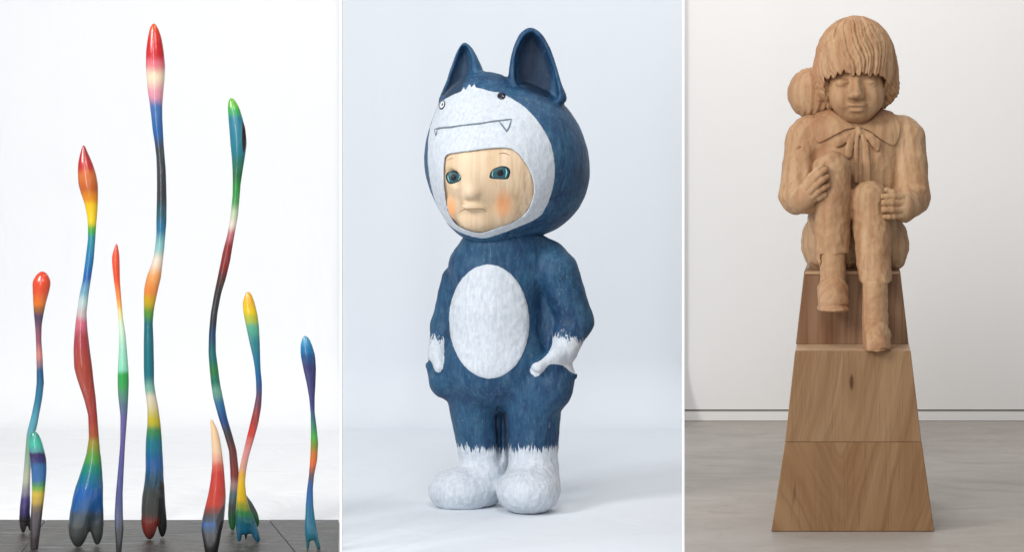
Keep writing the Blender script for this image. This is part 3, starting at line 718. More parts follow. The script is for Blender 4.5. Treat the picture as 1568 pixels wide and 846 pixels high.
# ---------------------------------------------------------------- middle bay: costumed child
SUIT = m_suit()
D0 = 8.48
GP = HY + EYE * F / D0 / 1.0 * 1.0
GP = HY + EYE / (D0 / F)                 # model row of the floor
root = empty('costume_figure', ((765 - CX) * D0 / F, D0, .002),
             'carved wooden child in a blue and white wolf suit with hands in its pockets', 'sculpture')
HEAD_C, HEAD_R = (776, 241, 0), (120.5, 136, 118)
WHITE_FACE = catmull([(655,243),(657,205),(664,178),(674,158),(690,147),(704,141),(728,134),(752,140),(766,142),(786,152),(808,168),(828,192),(843,220),(849,252),(847,285),(838,313),(826,332),(800,345),(770,357),(742,365),(718,361),(694,350),(678,333),(667,310),(659,280)], 6)
CREST = [(698,152),(702,144),(706,140.5),(710.5,132.5),(712.5,137.5),(715.5,134),(719,127.5),(721.5,134),(726.5,128.5),(729,135),(733,140.5),(742,152)]
OPEN = catmull([(684,238),(700,233.5),(725,230),(752,226.5),(776,226),(789,231),(800,243),(811,261),(817,284),(815,305),(806,325),(788,339),(760,350),(737,357.5),(716,354),(700,347),(688,330),(683,310),(680.5,285),(680.5,255)], 6)

EARL = catmull([(676,146),(686,124),(694,102),(702,84),(708.5,74),(713,75),(717.5,84),(719.5,98),(717,114),(700,150)], 5)
EARR = catmull([(796,124),(792,100),(795,80),(803,62),(812,53),(819,55),(829,68),(839,92),(845,116),(840,150),(810,140)], 5)
hood = Field(D0, (645, 915), (-150, 140), (30, 400), 1.6)
def ear(fld, outline, y0, y1, hollow, yc):
    fld.prism(outline, y0, y1, 0, 15)
    fld.prism(hollow, -200, yc, 7, 20, op='s', ref=y0)
ear(hood, catmull([(674,158),(684,122),(695,90),(703,72),(712,65),(722,73),(731,88),(740,110),(746,135),(720,160)], 5), -24, 34,
    catmull([(676,146),(684,122),(692,100),(700,82),(708,71.5),(714,72),(719.5,82),(722.5,98),(721.5,114),(718,150),(700,165)], 5), 8)
ear(hood, catmull([(779,135),(780.5,100),(786,74),(796,53),(810,43.5),(824,48),(836,63),(848,90),(858,125),(866,155),(830,165),(795,150)], 5), -52, 16,
    catmull([(792,130),(788.5,100),(792,78),(800,60),(811,50),(820,52),(831,66),(842,90),(850,116),(853,150),(820,165)], 5), -14)
hood.ell(HEAD_C, HEAD_R, 5)
hood.ell((751, 299, -20), (79, 83, 76), 14)
hood.ell((743, 221, -18), (85, 88, 111), 6)
hood.ell((806, 275, 18), (88, 88, 82), 40)
hood.ell((742, 250, -30), (84, 108, 84), 30)
# opening for the face
P_ = OPEN
hood.prism(P_, -160, -20, 1.2, 1, op='s', ref=-95)
def h_attr(px, py, dy, v):
    wf = -poly2(WHITE_FACE, px, py); cr = -poly2(CREST, px, py)
    w_ = np.where(dy < 8, np.maximum(wf, cr), -20)
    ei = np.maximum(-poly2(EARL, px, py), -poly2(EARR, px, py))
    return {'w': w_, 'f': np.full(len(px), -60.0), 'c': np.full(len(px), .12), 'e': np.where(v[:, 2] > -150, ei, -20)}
def h_split(px, py, dy):
    l = np.zeros(len(px), int)
    wf = np.maximum(-poly2(WHITE_FACE, px, py), -poly2(CREST, px, py))
    l[(wf > 0) & (dy < 8)] = 1
    e1 = poly2([(670,150),(694,125),(716,112),(743,106),(752,60),(700,40),(670,90)], px, py) < 0
    e2 = poly2([(775,105),(790,108),(812,116),(838,128),(868,150),(880,90),(830,30),(780,40)], px, py) < 0
    l[e1] = 2; l[e2] = 3
    return l
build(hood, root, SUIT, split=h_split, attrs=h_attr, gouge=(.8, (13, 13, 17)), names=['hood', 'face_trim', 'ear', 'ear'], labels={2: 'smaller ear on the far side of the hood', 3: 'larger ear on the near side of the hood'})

face = Field(D0, (668, 830), (-150, -20), (214, 372), 1.15)
face.ell(HEAD_C, tuple(r - 3.5 for r in HEAD_R))
face.ell((742, 250, -30), (80, 104, 79), 26)
face.ell((751, 299, -20), (75, 78, 72), 14)
face.ell((728, 338, -78), (22, 14, 14), 14)                                   # chin
face.ell((766, 316, -76), (30, 24, 26), 20)                                   # near cheek
face.ell((696, 314, -68), (12, 20, 20), 12)
face.ell((733, 236, -82), (50, 16, 22), 16)                                   # brow
face.cone((731, 246, -97), (723, 286, -113), 7, 10.5, 14)                     # nose bridge
face.ell((722.5, 293.5, -118), (11, 10, 9.5), 7)                                   # tip
face.ell((712.5, 297, -113), (6, 5.5, 8), 4); face.ell((733, 296, -113), (7, 6, 8), 4)   # wings
face.ell((766, 266, -116), (20, 12, 10), 10, op='s'); face.ell((694, 272, -110), (14, 11, 11), 9, op='s')   # sockets
face.ell((766, 265, -100), (20, 12, 12), 6); face.ell((696, 271, -94), (15, 11, 12), 6)
face.ell((724.5, 316, -104), (17, 7, 6), 8)                                   # lips
face.ell((722, 309.5, -121), (2.5, 5, 3), 3, op='s')
for a, b_, r in (((703.5, 323, -108), (714, 320.6, -118.2), 1.1), ((714, 320.6, -118.2), (726, 320.2, -119.6), 1.2), ((726, 320.2, -119.6), (745, 321.5, -114.5), 1.1)):
    pass
Pf = np.array([S3(p[0], p[1], -95, D0)[[0, 2]] for p in OPEN])
face.D = smax(face.D, (poly2(Pf, face.x[:, None], face.z[None, :]) - .3)[:, None, :] + 0 * face.D, 2.5).astype(np.float32)
def f_attr(px, py, dy, v):
    c1 = np.exp(-(((px - 771) / 13) ** 2 + ((py - 313) / 20) ** 2) ** 1.3); c2 = np.exp(-(((px - 690) / 8) ** 2 + ((py - 319) / 17) ** 2) ** 1.3)
    return {'b': np.maximum(c1, c2), 'g': np.clip((px - 755) / 45, 0, 1)}
def shrink(P, k, dx=0, dy=0): P = np.asarray(P); c = P.mean(0); return c + (P - c) * k + np.array([dx, dy])
EYE_L = catmull([(683.5,269),(686,264.5),(692,262),(700,263),(704.8,266.6),(705.6,271),(704,276),(698,279.3),(689,281),(684.5,276)], 5)
EYE_R = catmull([(751,268),(754,261),(761,257),(769,255),(776,256.5),(780,261),(779.5,268),(776,273.5),(766,273.8),(752,272.5)], 5)
fo = build(face, root, m_face_wood(), 'face', attrs=f_attr)
ink = m_plain('eye_outline_ink', lin(22, 28, 32), .35); iris_m = m_plain('teal_iris', lin(42, 84, 94), .4); pup = m_plain('pupil_black', lin(14, 22, 26), .4); glint = m_plain('cyan_glint', lin(150, 222, 232), .3)
for nm_, E, ic, ir, gl, gr in (('far', EYE_L, (694.5, 272), (8.2, 8), [(685.8,268.5),(686.2,273),(688.5,278.3)], [(702.6,266.5),(704,271),(702.3,275.8)]),
                       ('near', EYE_R, (766, 265), (10.5, 8.4), [(754.8,262.8),(753.7,267),(755.2,271)], [(774.8,258.5),(776.2,264.5),(774,271.5)])):
    e = patch(face, shrink(E, 1.07), ink, root, 'eye', .35, .8, label='eye on the %s side of the face' % nm_)
    I = arc(ic, ir[0], ir[1], n=28)
    patch(face, shrink(E, .94, .2, .5), iris_m, e, 'iris', .75, .9)
    patch(face, arc(ic, ir[0] * .5, ir[1] * .6, n=20), pup, e, 'pupil', 1.5, .5, 3)
    stroke(face, gl, 2.6, glint, e, 'glint', 2.4); stroke(face, gr, 3.0, glint, e, 'glint', 2.4)
brow_m = m_plain('brow_paint', lin(128, 78, 70), .6)
stroke(face, [(763,235.6),(769,234.4),(775,235.2),(780.5,238)], 1.5, brow_m, root, 'eyebrow')
stroke(face, [(685,245.8),(689,243.4),(695.5,242.2)], 1.4, brow_m, root, 'eyebrow')
stroke(face, [(702,327),(705,323.6),(711,321),(722,320),(735,319.8),(741,321.2),(745.5,325)], 1.9, m_plain('lip_line', lin(158, 112, 76), .7), root, 'mouth_line', .15)
draw = m_plain('pencil_grey', lin(104, 118, 130), .7)
stroke(hood, [(665,197.8),(678,195.6),(690,194.9),(705,192.3),(720,190.8),(735,189.2),(750,186.6),(768,184.2),(783.5,182.4)], 3.6, draw, root, 'snout_line', .9)
stroke(hood, [(764,185),(769.5,192.5),(776,201.5),(780,194),(783.2,183)], 3.2, draw, root, 'fang', .9)
stroke(hood, [(665,198),(666.3,203),(667.3,208.5),(668.6,204),(669.3,197.5)], 2.2, draw, root, 'fang', .9)
bead = m_plain('glossy_bead_black', lin(16, 22, 40), .22, .5, .3); ringw = m_plain('bead_white', lin(232, 238, 242), .4)
o_ = patch(hood, arc((767.8, 146.5), 6.4, 5.4, n=24), bead, root, 'wolf_eye', 1.2, 4.0)
o_ = patch(hood, arc((676.6, 160.8), 4.6, 7.4, n=24, tilt=20), bead, root, 'wolf_eye', 1.2, 2.2)
patch(hood, arc((677, 160.3), 2.8, 5.2, n=20, tilt=20), ringw, o_, 'white_ring', 3.2, .8)
patch(hood, arc((677.4, 159.8), 1.3, 2.5, n=16, tilt=20), bead, o_, 'pupil', 4.2, .5, 3)

body = Field(D0, (640, 922), (-150, 120), (352, 792), 2.0)
body.ell((772, 375, 0), (68, 34, 56)[:3] if False else (66, 56, 34), 0)            # neck and collar
body.ell((770, 412, 0), (80, 52, 46), 22)                                      # shoulders
body.ell((760, 490, 0), (72, 62, 112), 22)                                     # trunk
body.ell((766, 565, -2), (90, 66, 62), 26)                                     # hips
body.cone((716, 403, 12), (842, 394, -6), 27, 26, 14)
body.cone((828, 440, 0), (842, 520, 0), 14, 26, 10)
body.cone((706, 450, 30), (694, 540, 24), 8, 16, 8)
# arms
body.cone((853, 416, -18), (881, 492, -12), 33, 27.5, 9)
body.cone((880, 492, -10), (862, 538, -42), 27, 22, 9)
body.cone((862, 538, -42), (845, 552, -62), 19, 15, 6)
body.cone((852, 546, -62), (824, 562, -82), 12, 9.5, 7)                           # thumb
body.cone((698, 428, 28), (679, 500, 30), 22, 19.5, 10)
body.cone((679, 500, 30), (670, 545, 2), 19, 15, 6)
body.cone((672, 540, -2), (673, 563, -22), 9.5, 8, 4)
body.cone((755, 640, 22), (757, 735, 22), 20, 22, 6)
# pockets: bulging pouches with an open slanted rim
body.ell((846, 590, -46), (32, 34, 40), 14)
body.ell((860, 575, -36), (20, 28, 22), 8)
body.ell((680, 580, 2), (24, 28, 30), 12)
body.cone((838, 562, -78), (880, 576, -48), 3.6, 4.4, 4)
body.cone((657, 560, 4), (672, 584, 6), 5.5, 12, 5)
body.cone((700, 540, -20), (690, 475, -14), 3, 5, 6) 
# legs
body.cone((726, 610, 16), (739, 705, 18), 41, 35, 16)
body.cone((818, 610, -22), (816, 705, -22), 42, 37.5, 16)
body.cone((766, 740, -14), (763, 640, -8), 2, 5, 7, op='s', fy=8)
body.cone((776, 700, -30), (764, 628, -30), 1.5, 3.5, 5, op='s', fy=8)
# boots
body.ell((706, 752, -6), (50, 42, 36), 14); body.ell((742, 738, 10), (34, 38, 40), 12)
body.ell((809, 752, -52), (49, 54, 37), 14); body.ell((818, 735, -30), (38, 40, 44), 12)
body.floor(GP - .6, 3)
BELLY = arc((749, 493), 61.5, 87.5, n=72, tilt=-1.5)
def b_attr(px, py, dy, v):
    w_ = np.where(dy < 0, -poly2(BELLY, px, py), -20)
    # distance beyond the fur line, along the limb
    PRr = catmull([(846,470),(905,470),(906,540),(884,573),(862,561),(846,558.5),(838,561),(831,571),(820,577.5),(811.5,569),(816,558.5),(830,551),(841,538),(846,520)], 5)
    arm_r = np.minimum(py - np.interp(px, [840, 860, 880, 905], [518, 514, 518, 531]), -poly2(PRr, px, py) * 14)
    PLl = catmull([(640,480),(676,480),(680,540),(678.5,562),(674,570.5),(666.5,569),(661.5,557),(655,549),(646,545),(636,545)], 5)
    arm_l = np.minimum(py - 518, -poly2(PLl, px, py) * 14)
    arm_r = np.where((dy < 30), arm_r, -60); arm_l = np.where(px < 700, arm_l, -60)
    leg = py - np.interp(px, [700, 760, 775, 860], [684, 690, 688, 686])
    leg = np.where(py > 640, leg, -60)
    f_ = np.maximum.reduce([arm_r, arm_l, leg])
    c_ = np.where((w_ > 0), .5, np.where(py > 690, .8, .1))
    return {'w': w_, 'f': f_, 'c': c_}
def b_split(px, py, dy):
    A = b_attr(px, py, dy, None); l = np.zeros(len(px), int)
    l[A['w'] > 0] = 1
    l[(A['f'] > 0) & (py < 615) & (px > 780)] = 2
    l[(A['f'] > 0) & (py < 615) & (px < 700)] = 3
    l[(py > 700) & (px - (dy) * .25 < 768 - (740 - py) * 0)] = 4
    l[(py > 700) & (l != 4)] = 5
    return l
# a shallow step round the belly panel
Pb = np.array([S3(p[0], p[1], -60, D0)[[0, 2]] for p in BELLY])
Xb = body.x[:, None]; Zb = body.z[None, :]
db = poly2(Pb, Xb, Zb); body.D[:, :70, :] = body.D[:, :70, :] - (np.clip(-db / 3, 0, 1) * 1.6)[:, None, :]
build(body, root, SUIT, split=b_split, attrs=b_attr, gouge=(1.5, (12, 12, 15), lambda v: np.where(v[:, 2] < -690, 1.15, .75)), names=['wolf_suit', 'belly_patch', 'hand', 'hand', 'boot', 'boot'],
      labels={2: 'white hand in the near pocket, thumb out', 3: 'white hand in the far pocket', 4: 'white boot pointing to the left', 5: 'white boot nearest the viewer'})

# ---------------------------------------------------------------- right bay: pedestal and seated boy
Y1, Y2, YB2 = ground_depth(815.5), 8.2, 8.62
ped = empty('pedestal', ((1305 - CX) / F * Y1, Y1 + .25, 0), 'tall tapering wooden pedestal of stacked blocks with a stepped top, under the carved boy', 'pedestal')
def block(name, d, yt, xl0, xr0, yb_, xl1, xr1, mat, yback, zb=None, bev=.002, zt=None):
    a = at(xl0, yt, d); b_ = at(xr0, yt, d); c = at(xl1, yb_, d); e = at(xr1, yb_, d)
    z0 = zb if zb is not None else c[2]; z1 = zt if zt is not None else a[2]
    q = lambda x: x + ((1306 - CX) / F * d + (x - (1306 - CX) / F * d) * .985 - x) + (1306 - CX) / F * (yback - d)   # the plinth points at the viewer
    V = [(c[0], d, z0), (e[0], d, z0), (q(c[0]), yback, z0), (q(e[0]), yback, z0), (a[0], d, z1), (b_[0], d, z1), (q(a[0]), yback, z1), (q(b_[0]), yback, z1)]
    return bevelled(name, V, [(0, 2, 3, 1), (4, 5, 7, 6), (0, 1, 5, 4), (2, 6, 7, 3), (0, 4, 6, 2), (1, 3, 7, 5)], mat, ped, bev, 1)
# object coordinates are measured from the pedestal's foot
kx, kz = at(1304, 586, Y1)[0] - ped.location.x, at(1304, 586, Y1)[2]
M3 = m_pedestal('pedestal_wood_lower', (3.0, 1.2, .1), (149, 114, 80), 0.0, bow=.30, x0=-.03, contrast=.7)
M2 = m_pedestal('pedestal_wood_middle', (1.3, .4, .5), (151, 117, 84), .24, contrast=.7, knot=(kx, -.25, kz))
M1 = m_pedestal('pedestal_wood_upper', (5.1, 2.2, .9), (140, 106, 80), .03)
zs1 = at(0, 678, Y1)[2]; zs2 = at(0, 538, Y1)[2]
block('base_block', Y1, 678.4, 1202.2, 1411.5, 815.5, 1181, 1430.5, M3, YB2, .001, zt=zs1 - .0006)
block('middle_block', Y1, 538, 1217.5, 1394.5, 678, 1202, 1411, M2, YB2, zs1, zt=zs2)
zt = at(0, 415.5, Y2)[2]
block('upper_block', Y2, 415.5, 1231.5, 1378.5, 528, 1218.5, 1391.5, M1, YB2 - .002, zs2 + .0006, zt=zt)
# narrow raised ledge strip across the step
V, Fs = box_verts(at(1217.5, 538, Y1)[0] + .001, at(1394.5, 538, Y1)[0] - .001, Y1 + .001, Y2 + .002, zs2 + .0004, zs2 + .0012)
V = [(x + ((1306 - CX) / F * (Y2 - Y1) if y > Y1 + .1 else 0), y, z) for x, y, z in V]
bevelled('ledge_top', V, Fs, m_pedestal('ledge_wood', (2, 2, 2), (196, 164, 132), 0.0, contrast=.4), ped, .0003, 1)
V, Fs = box_verts(at(1231.5, 415.5, Y2)[0] + .003, at(1378.5, 415.5, Y2)[0] - .003, Y2 - .0035, Y2 - .0005, zt - .010, zt - .0005)
bevelled('top_rail', V, Fs, m_pedestal('rail_wood', (2, 1, 2), (190, 156, 120), 0.0, contrast=.4), ped, .0008, 1)

B0 = 8.25
boy = empty('seated_boy', ((1310 - CX) * B0 / F, B0, zt), 'carved wooden boy with bowl-cut hair, crouching on the pedestal and holding his knees', 'sculpture')
CW = m_carved(); CW2 = m_carved('carved_wood_pants', .95, 60, 1, .002); CW3 = m_carved('carved_wood_hair', 1.0, 80, 1.4, .002); CW4 = m_carved('carved_wood_skin', .98, 50, 1, .002)
DZ = -12                                        # photo depth bias of the whole figure, px units
def wob(X, Y, Z, a=.8, f=.05):
    return a * (np.sin(X * f * 1.3 + 1.7 * np.sin(Z * f)) * np.sin(Z * f * 1.1 + Y * f * .7 + 1.1))
# jacket with sleeves
jk = Field(B0, (1182, 1436), (-75, 110), (150, 352), 1.45)
jk.ell((1311, 275, 42), (84, 52, 112))
jk.cone((1243, 205, 40), (1380, 205, 40), 30, 30, 22)
jk.cone((1229, 212, 36), (1221, 298, 12), 26, 27.5, 7)
jk.cone((1221, 300, 12), (1240, 308, -32), 27, 20, 7)
jk.cone((1390, 212, 36), (1396, 300, 12), 27, 27, 7)
jk.cone((1396, 303, 12), (1383, 318, -30), 27, 22, 7)
for a_, b_, r in (((1206, 285, -18), (1234, 262, -8), 2.0), ((1245, 215, 0), (1247, 265, -10), 2.6), ((1379, 225, 0), (1376, 292, -8), 3.6), ((1385, 284, -18), (1414, 279, -10), 2.2), ((1250, 240, -4), (1262, 212, -8), 2), ((1205, 240, 0), (1226, 226, 8), 2.2), ((1352, 290, -6), (1378, 296, -10), 2)):
    jk.cone(a_, b_, r, r * .6, 4, op='s')
for a_, b_, r in (((1214, 300, -12), (1236, 280, -20), 3.2), ((1392, 292, -14), (1414, 290, -10), 3), ((1228, 235, 8), (1236, 270, -4), 3)):
    jk.cone(a_, b_, r, r, 6)
jk.warp(lambda X, Y, Z: wob(X, Y, Z, .9, .07))
build(jk, boy, CW, 'jacket', gouge=(1.9, (10, 10, 15)))
# collar: a raised layer on the jacket
def over(src, polys, lift, y1, name, mat, extra=None, k=1.2):
    f2 = Field.__new__(Field); f2.d0, f2.h, f2.u = src.d0, src.h, src.u
    f2.x, f2.y, f2.z = src.x, src.y, src.z
    X2 = src.x[:, None]; Z2 = src.z[None, :]; best = None
    for P in polys:
        Q = np.array([S3(p[0], p[1], 0, src.d0)[[0, 2]] for p in catmull(P, 4)])
        d = poly2(Q, X2, Z2); best = d if best is None else np.minimum(best, d)
    f2.D = smax(src.D - lift, np.broadcast_to(best[:, None, :], src.D.shape), k)
    f2.D = smax(f2.D, (src.y[None, :, None] - y1) + 0 * f2.D[:1, :1, :], 1).astype(np.float32)
    if extra: extra(f2)
    return build(f2, boy, mat, name), f2
_, cf = over(jk, [[(1270,165),(1286,176),(1300,187),(1313,195),(1297,198),(1280,206),(1266,214),(1254,219),(1249,212),(1247,196),(1251,178),(1260,166)]], 3.6, 36, 'collar', CW)
over(jk, [[(1358,163),(1342,177),(1328,188),(1314,195),(1330,200),(1345,211),(1358,219),(1370,223),(1377,212),(1380,194),(1374,176),(1366,165)]], 3.6, 36, 'collar', CW)
# neckerchief bow
def front(px, py): 
    q = jk.surf(np.array([px]), np.array([py]), -10); return float(q[0, 1])
bow = Field(B0, (1276, 1356), (-60, 40), (188, 284), 1.0)
def rib(pts, fy=.5):
    L = [(p[0], p[1], front(p[0], p[1]) - 4.2, p[2]) for p in pts]
    bow.chain(L, 1.2, 1.0, fy=fy)
rib([(1314,197,4.6),(1316,203,4.6)], .8)
rib([(1309,202,3.6),(1303,214,5.0),(1300,228,6.0),(1299,238,5.5)])
rib([(1313,204,2.6),(1311,225,3.2),(1311,278,3.4)])
rib([(1320,204,3.0),(1325,222,4.8),(1327,250,6.0),(1327,276,6.2)])
rib([(1308,200,3),(1298,209,6.0),(1286,217,7.5),(1282,222,4)])
rib([(1321,200,3),(1333,210,6.0),(1341,219,7.5),(1343,228,4)])
build(bow, boy, CW, 'neckerchief')
btn = Field(B0, (1255, 1280), (-40, 40), (165, 190), .9); btn.ell((1269, 176, front(1269, 176) + 1), (7, 4.5, 5.5)); build(btn, boy, CW, 'button')

# bundle on the back
bd = Field(B0, (1198, 1290), (10, 120), (96, 192), 1.2)
bd.ell((1246, 143, 68), (41, 38, 41))
bd.warp(lambda X, Y, Z: .9 * np.cos((X - 1240) / np.sqrt(np.clip(1.02 - ((Z + 143) / 46) ** 2, .12, 1)) * .52) ** 3)
build(bd, boy, CW, 'bundle', gouge=(1.0, (9, 9, 12)))

# trousers: hips, thighs, shins
tr = Field(B0, (1212, 1406), (-125, 110), (220, 442), 1.45)
tr.ell((1261, 372, 42), (34, 46, 48)); tr.ell((1357, 374, 42), (35, 46, 47), 6); tr.ell((1310, 372, 46), (60, 40, 42), 10)
tr.cone((1266, 360, 30), (1274, 262, -28), 32, 27, 6); tr.cone((1350, 365, 30), (1331, 306, -30), 30, 27, 6)
tr.cone((1274, 260, -34), (1275, 300, -42), 28.5, 27.5, 6)
tr.cone((1275, 300, -42), (1275, 392, -44), 27.5, 26, 4)
tr.cone((1331, 307, -40), (1335, 350, -46), 29.5, 28, 6)
tr.cone((1335, 350, -50), (1341, 442, -84), 28.5, 23.5, 4)
tr.prism([(1222,388),(1226,425),(1256,425),(1254,388.5),(1304,387),(1314,470),(1240,470)], -100, -10, 0, .5, op='s', ref=-40)
tr.prism([(1308,392),(1318,431),(1322,437),(1345,434),(1372,430),(1372,460),(1300,460),(1300,400)], -130, -2, 0, .5, op='s', ref=-80)
tr.cone((1252, 392, -44), (1308, 391, -44), 3.2, 3.2, 1, op='s')
tr.prism([(1222,417),(1230,417),(1400,417),(1400,450),(1222,450)], -2, 110, 0, 1, op='s', ref=40)
tr.warp(lambda X, Y, Z: wob(X, Y, Z, .7, .09) + .35 * np.sin(X * .3 + Z * .17) * np.sin(Z * .25))
build(tr, boy, CW2, 'trousers', gouge=(2.1, (9, 9, 14)))
# shoes
def shoe(xc, ytop, ybot, dy, label, zfloor=None):
    f = Field(B0, (xc - 32, xc + 32), (dy - 60, dy + 45), (ytop - 14, ybot + 8), 1.1)
    f.cone((xc, ytop, dy), (xc, ybot - 45, dy - 2), 18.5, 19.5)
    f.cone((xc, ybot - 31, dy - 12), (xc, ybot - 18, dy - 26), 23.5, 22, .4)
    f.cone((xc - 3, ybot - 12, dy - 30), (xc + 3, ybot - 12, dy - 30), 20, 20, 6)
    f.ell((xc, ybot - 4.5, dy - 22), (24.5, 36, 8), 1)
    f.floor(float(-S3(xc, ybot, dy - 40, B0)[2]) if zfloor is None else HY + (EYE - zfloor) / f.u, 2)
    # welt line of the sole and the edge of the toe cap
    for k in range(14):
        a0, a1 = math.pi * k / 14, math.pi * (k + 1) / 14
        f.cone((xc - 24 * math.cos(a0), ybot - 60 + 9 * math.sin(a0), dy - 6 - 22 * math.sin(a0)), (xc - 24 * math.cos(a1), ybot - 60 + 9 * math.sin(a1), dy - 6 - 22 * math.sin(a1)), 1.9, 1.9, 1, op='s')
        f.cone((xc - 26 * math.cos(a0), ybot - 9.5, dy - 20 - 33 * math.sin(a0)), (xc - 26 * math.cos(a1), ybot - 9.5, dy - 20 - 33 * math.sin(a1)), 1.0, 1.0, .8, op='s')
    f.warp(lambda X, Y, Z: wob(X, Y, Z, .5, .12))
    o = build(f, boy, CW4, 'shoe', gouge=(1.1, (8, 8, 8))); o['label'] = label
shoe(1275.3, 392, 477.5, -52, 'shoe hanging higher, on the left in view')
shoe(1339.8, 436, 545, -90, 'shoe resting lower, on the step', zs2 + .0016)

# hands
def hand(label, palm, fingers, thumb, bounds, cuff):
    f = Field(B0, bounds[0], bounds[1], bounds[2], .8)
    for (c, r, rot, k) in palm: f.ell(c, r, k, rot)
    for L in fingers: f.chain(L, 2.0, 2.0)
    f.chain(thumb, 3, 2)
    f.cone(*cuff)
    o = build(f, boy, CW4, 'hand'); o['label'] = label
hand('hand on the higher knee, fingers pointing up',
     [((1236, 298, -58), (17.5, 15, 23), rot_yz(0, 38), 0), ((1229, 308, -50), (15, 15, 16), None, 5)],
     [[(1233,282,-64,4.9),(1242,270,-70,4.9),(1251,261,-70,4.5),(1259,254.5,-66,4.0)],
      [(1236,288,-69,5.1),(1246,276,-75,5.0),(1256,266,-74,4.6),(1265,259.5,-70,4.1)],
      [(1241,294,-71,5.1),(1250,284,-77,5.0),(1259,276,-76,4.6),(1267,270.5,-71,4.1)],
      [(1245,301,-69,5.0),(1253,293,-74,4.9),(1261,288,-73,4.4),(1268,284.5,-70,4.0)]],
     [(1242,304,-60,6),(1254,302,-66,5.2),(1263,298,-68,4.5)],
     ((1205, 1280), (-90, -20), (244, 330)), ((1226, 309, -44), (1236, 300, -54), 15, 14, 4))
hand('hand holding the lower knee, fingers level',
     [((1383, 317, -58), (18, 15, 21), rot_yz(0, 6), 0)],
     [[(1381,302.5,-66,4.9),(1368,301.5,-72,4.7),(1357,301,-73,4.4),(1349,301,-72,4.0)],
      [(1380,311.5,-69,5.1),(1366,311,-76,4.9),(1354,310.7,-78,4.5),(1346,310.5,-76,4.1)],
      [(1380,321.5,-69,5.1),(1366,321.5,-76,4.9),(1355,321.3,-78,4.5),(1347,321,-76,4.1)],
      [(1381,331,-66,4.8),(1369,331.5,-71,4.6),(1361,331.8,-73,4.3),(1355,332,-72,3.9)]],
     [(1380,306,-56,6),(1366,296,-56,5),(1358,291,-56,4.4)],
     ((1338, 1412), (-92, -20), (284, 346)), ((1392, 318, -46), (1382, 317, -56), 17, 15, 4))

# head: face, then hair as its own carved cap
hd = Field(B0, (1256, 1366), (-60, 90), (88, 196), 1.0)
hd.ell((1311, 135, 20), (43.5, 46, 51))
hd.ell((1311, 172, 2), (24, 22, 15), 12)
hd.ell((1290, 150, -4), (19, 22, 22), 12); hd.ell((1333, 150, -4), (19, 22, 22), 12)
hd.cone((1311, 120, -22), (1311.5, 142, -33), 5, 7.5, 9)
hd.ell((1311.5, 144.5, -35), (8.5, 8, 6), 4)
hd.ell((1303.5, 147, -32), (5, 6, 4.2), 3); hd.ell((1319.5, 147, -32), (5, 6, 4.2), 3)
hd.ell((1291, 124, -33), (13, 10, 8.5), 6, op='s'); hd.ell((1331, 124, -33), (13, 10, 8.5), 6, op='s')
hd.ell((1291, 127, -17.5), (11, 9, 7), 4); hd.ell((1331, 127, -17.5), (11, 9, 7), 4)
for s_ in (-1, 1):
    cx_ = 1311 + s_ * 20
    hd.chain([(cx_ - 9, 128, -25, 1.6), (cx_, 131.5, -28, 1.9), (cx_ + 9, 128, -25, 1.6)], 1.2, 1, op='s')
hd.ell((1312, 160.5, -22), (15, 10.5, 4), 6); hd.ell((1312, 169, -19.5), (11, 10, 3.5), 6)
hd.chain([(1295, 161.2, -27, 2.2), (1303, 164.0, -33, 1.4), (1312, 165.4, -35, 1.3), (1321, 164.0, -33, 1.4), (1329, 161.0, -27, 2.2)], 1.2, 1, op='s')
hd.ell((1327, 145.5, -32), (2.6, 6, 1.8), 1, op='s')
build(hd, boy, CW4, 'face', gouge=(.35, (7, 7, 8)))
hr = Field(B0, (1236, 1388), (-58, 118), (10, 184), .95)
hr.ell((1310, 93, 30), (61.5, 66, 70))
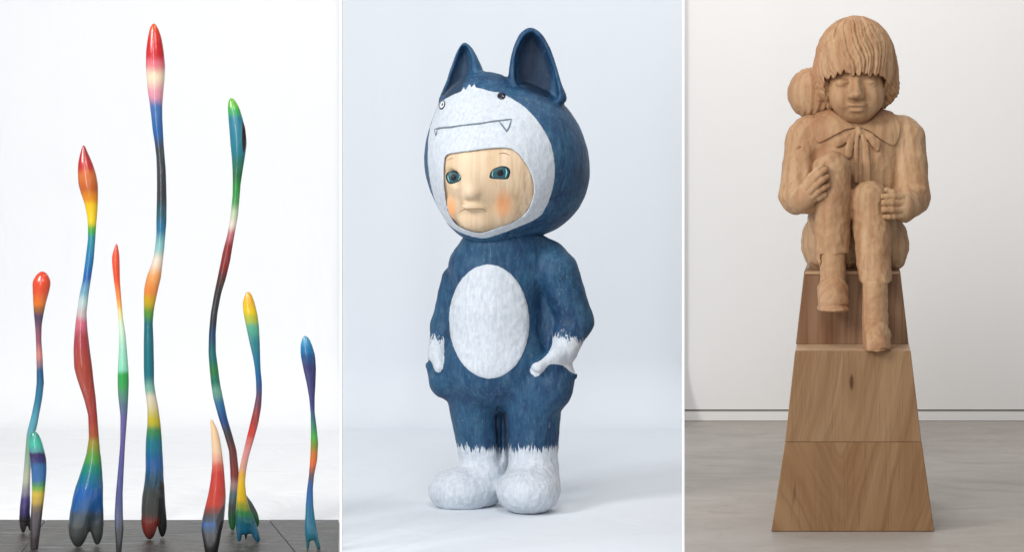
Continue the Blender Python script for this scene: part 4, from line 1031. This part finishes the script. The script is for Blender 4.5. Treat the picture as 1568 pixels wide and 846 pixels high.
hr.ell((1311, 98, 10), (48, 46, 26), 8)
hr.ell((1310, 112, 34), (65, 58, 38), 14)
hr.ell((1263, 132, 34), (15, 28, 24), 8); hr.ell((1359, 132, 34), (17, 30, 26), 8); hr.ell((1275, 157, 40), (12, 18, 14), 8); hr.ell((1348, 154, 40), (14, 18, 14), 8)
Xc, Yc = 1308, 45
def strands(X, Y, Z):
    a = np.arctan2(X - Xc, -(Y - Yc) + 8)
    py = -Z
    sw = a + .045 * np.sin(py * .05 + a * 3) + .02 * np.sin(py * .11 + a * 7) - .0042 * np.maximum(py - 50, 0) * np.exp(-((a - .05) / .55) ** 2) + .0022 * (py - 60) * np.sin(a * 2 + .6)
    fade = np.clip((py - 14) / 34, .3, 1)
    cl = np.abs(np.sin(sw * 13 + .8 * np.sin(a * 4)))
    ch_ = .35 * np.sin(py * .34 + 7 * np.sin(a * 6)) * np.sin(a * 17 + py * .05)
    return ch_ + fade * (2.8 * (1 - cl) ** 2 + 1.5 * (1 - np.abs(np.sin(sw * 34 + 2 * np.sin(a * 5)))) ** 1.5 + .25 * np.sin(sw * 90 + py * .05) - .5)
hr.warp(strands)
top_ = []
xs_ = np.linspace(1265, 1354, 11)
for i, x in enumerate(xs_):                      # ragged lower edge of the fringe
    y = 110.5 + 1.6 * math.sin(i * 1.9) + (6 if i in (0, 10) else 2 if i in (1, 9) else 0) - (4 if i == 3 else 0)
    top_ += [(x, y), (x + 3.2, y + (5.5 if i % 2 else 4.2)), (x + 5.5, y + (5.8 if i % 2 else 4.6))]
hr.prism(top_ + [(1357,135),(1354,152),(1347,170),(1340,200),(1284,200),(1276,170),(1269,152),(1266,135)], -80, 14, 0, .8, op='s', ref=-24)
hr.ell((1311, 138, 20), (39, 40, 52), 1, op='s')
hr.warp(lambda X, Y, Z: np.clip((-Z - 116) / 14, 0, 1) * 1.5 * np.sin(X * .5 + Z * .38) * np.sin(Z * .4 + Y * .22 + X * .1))
build(hr, boy, CW3, 'hair', gouge=(1.3, (6, 6, 17)))
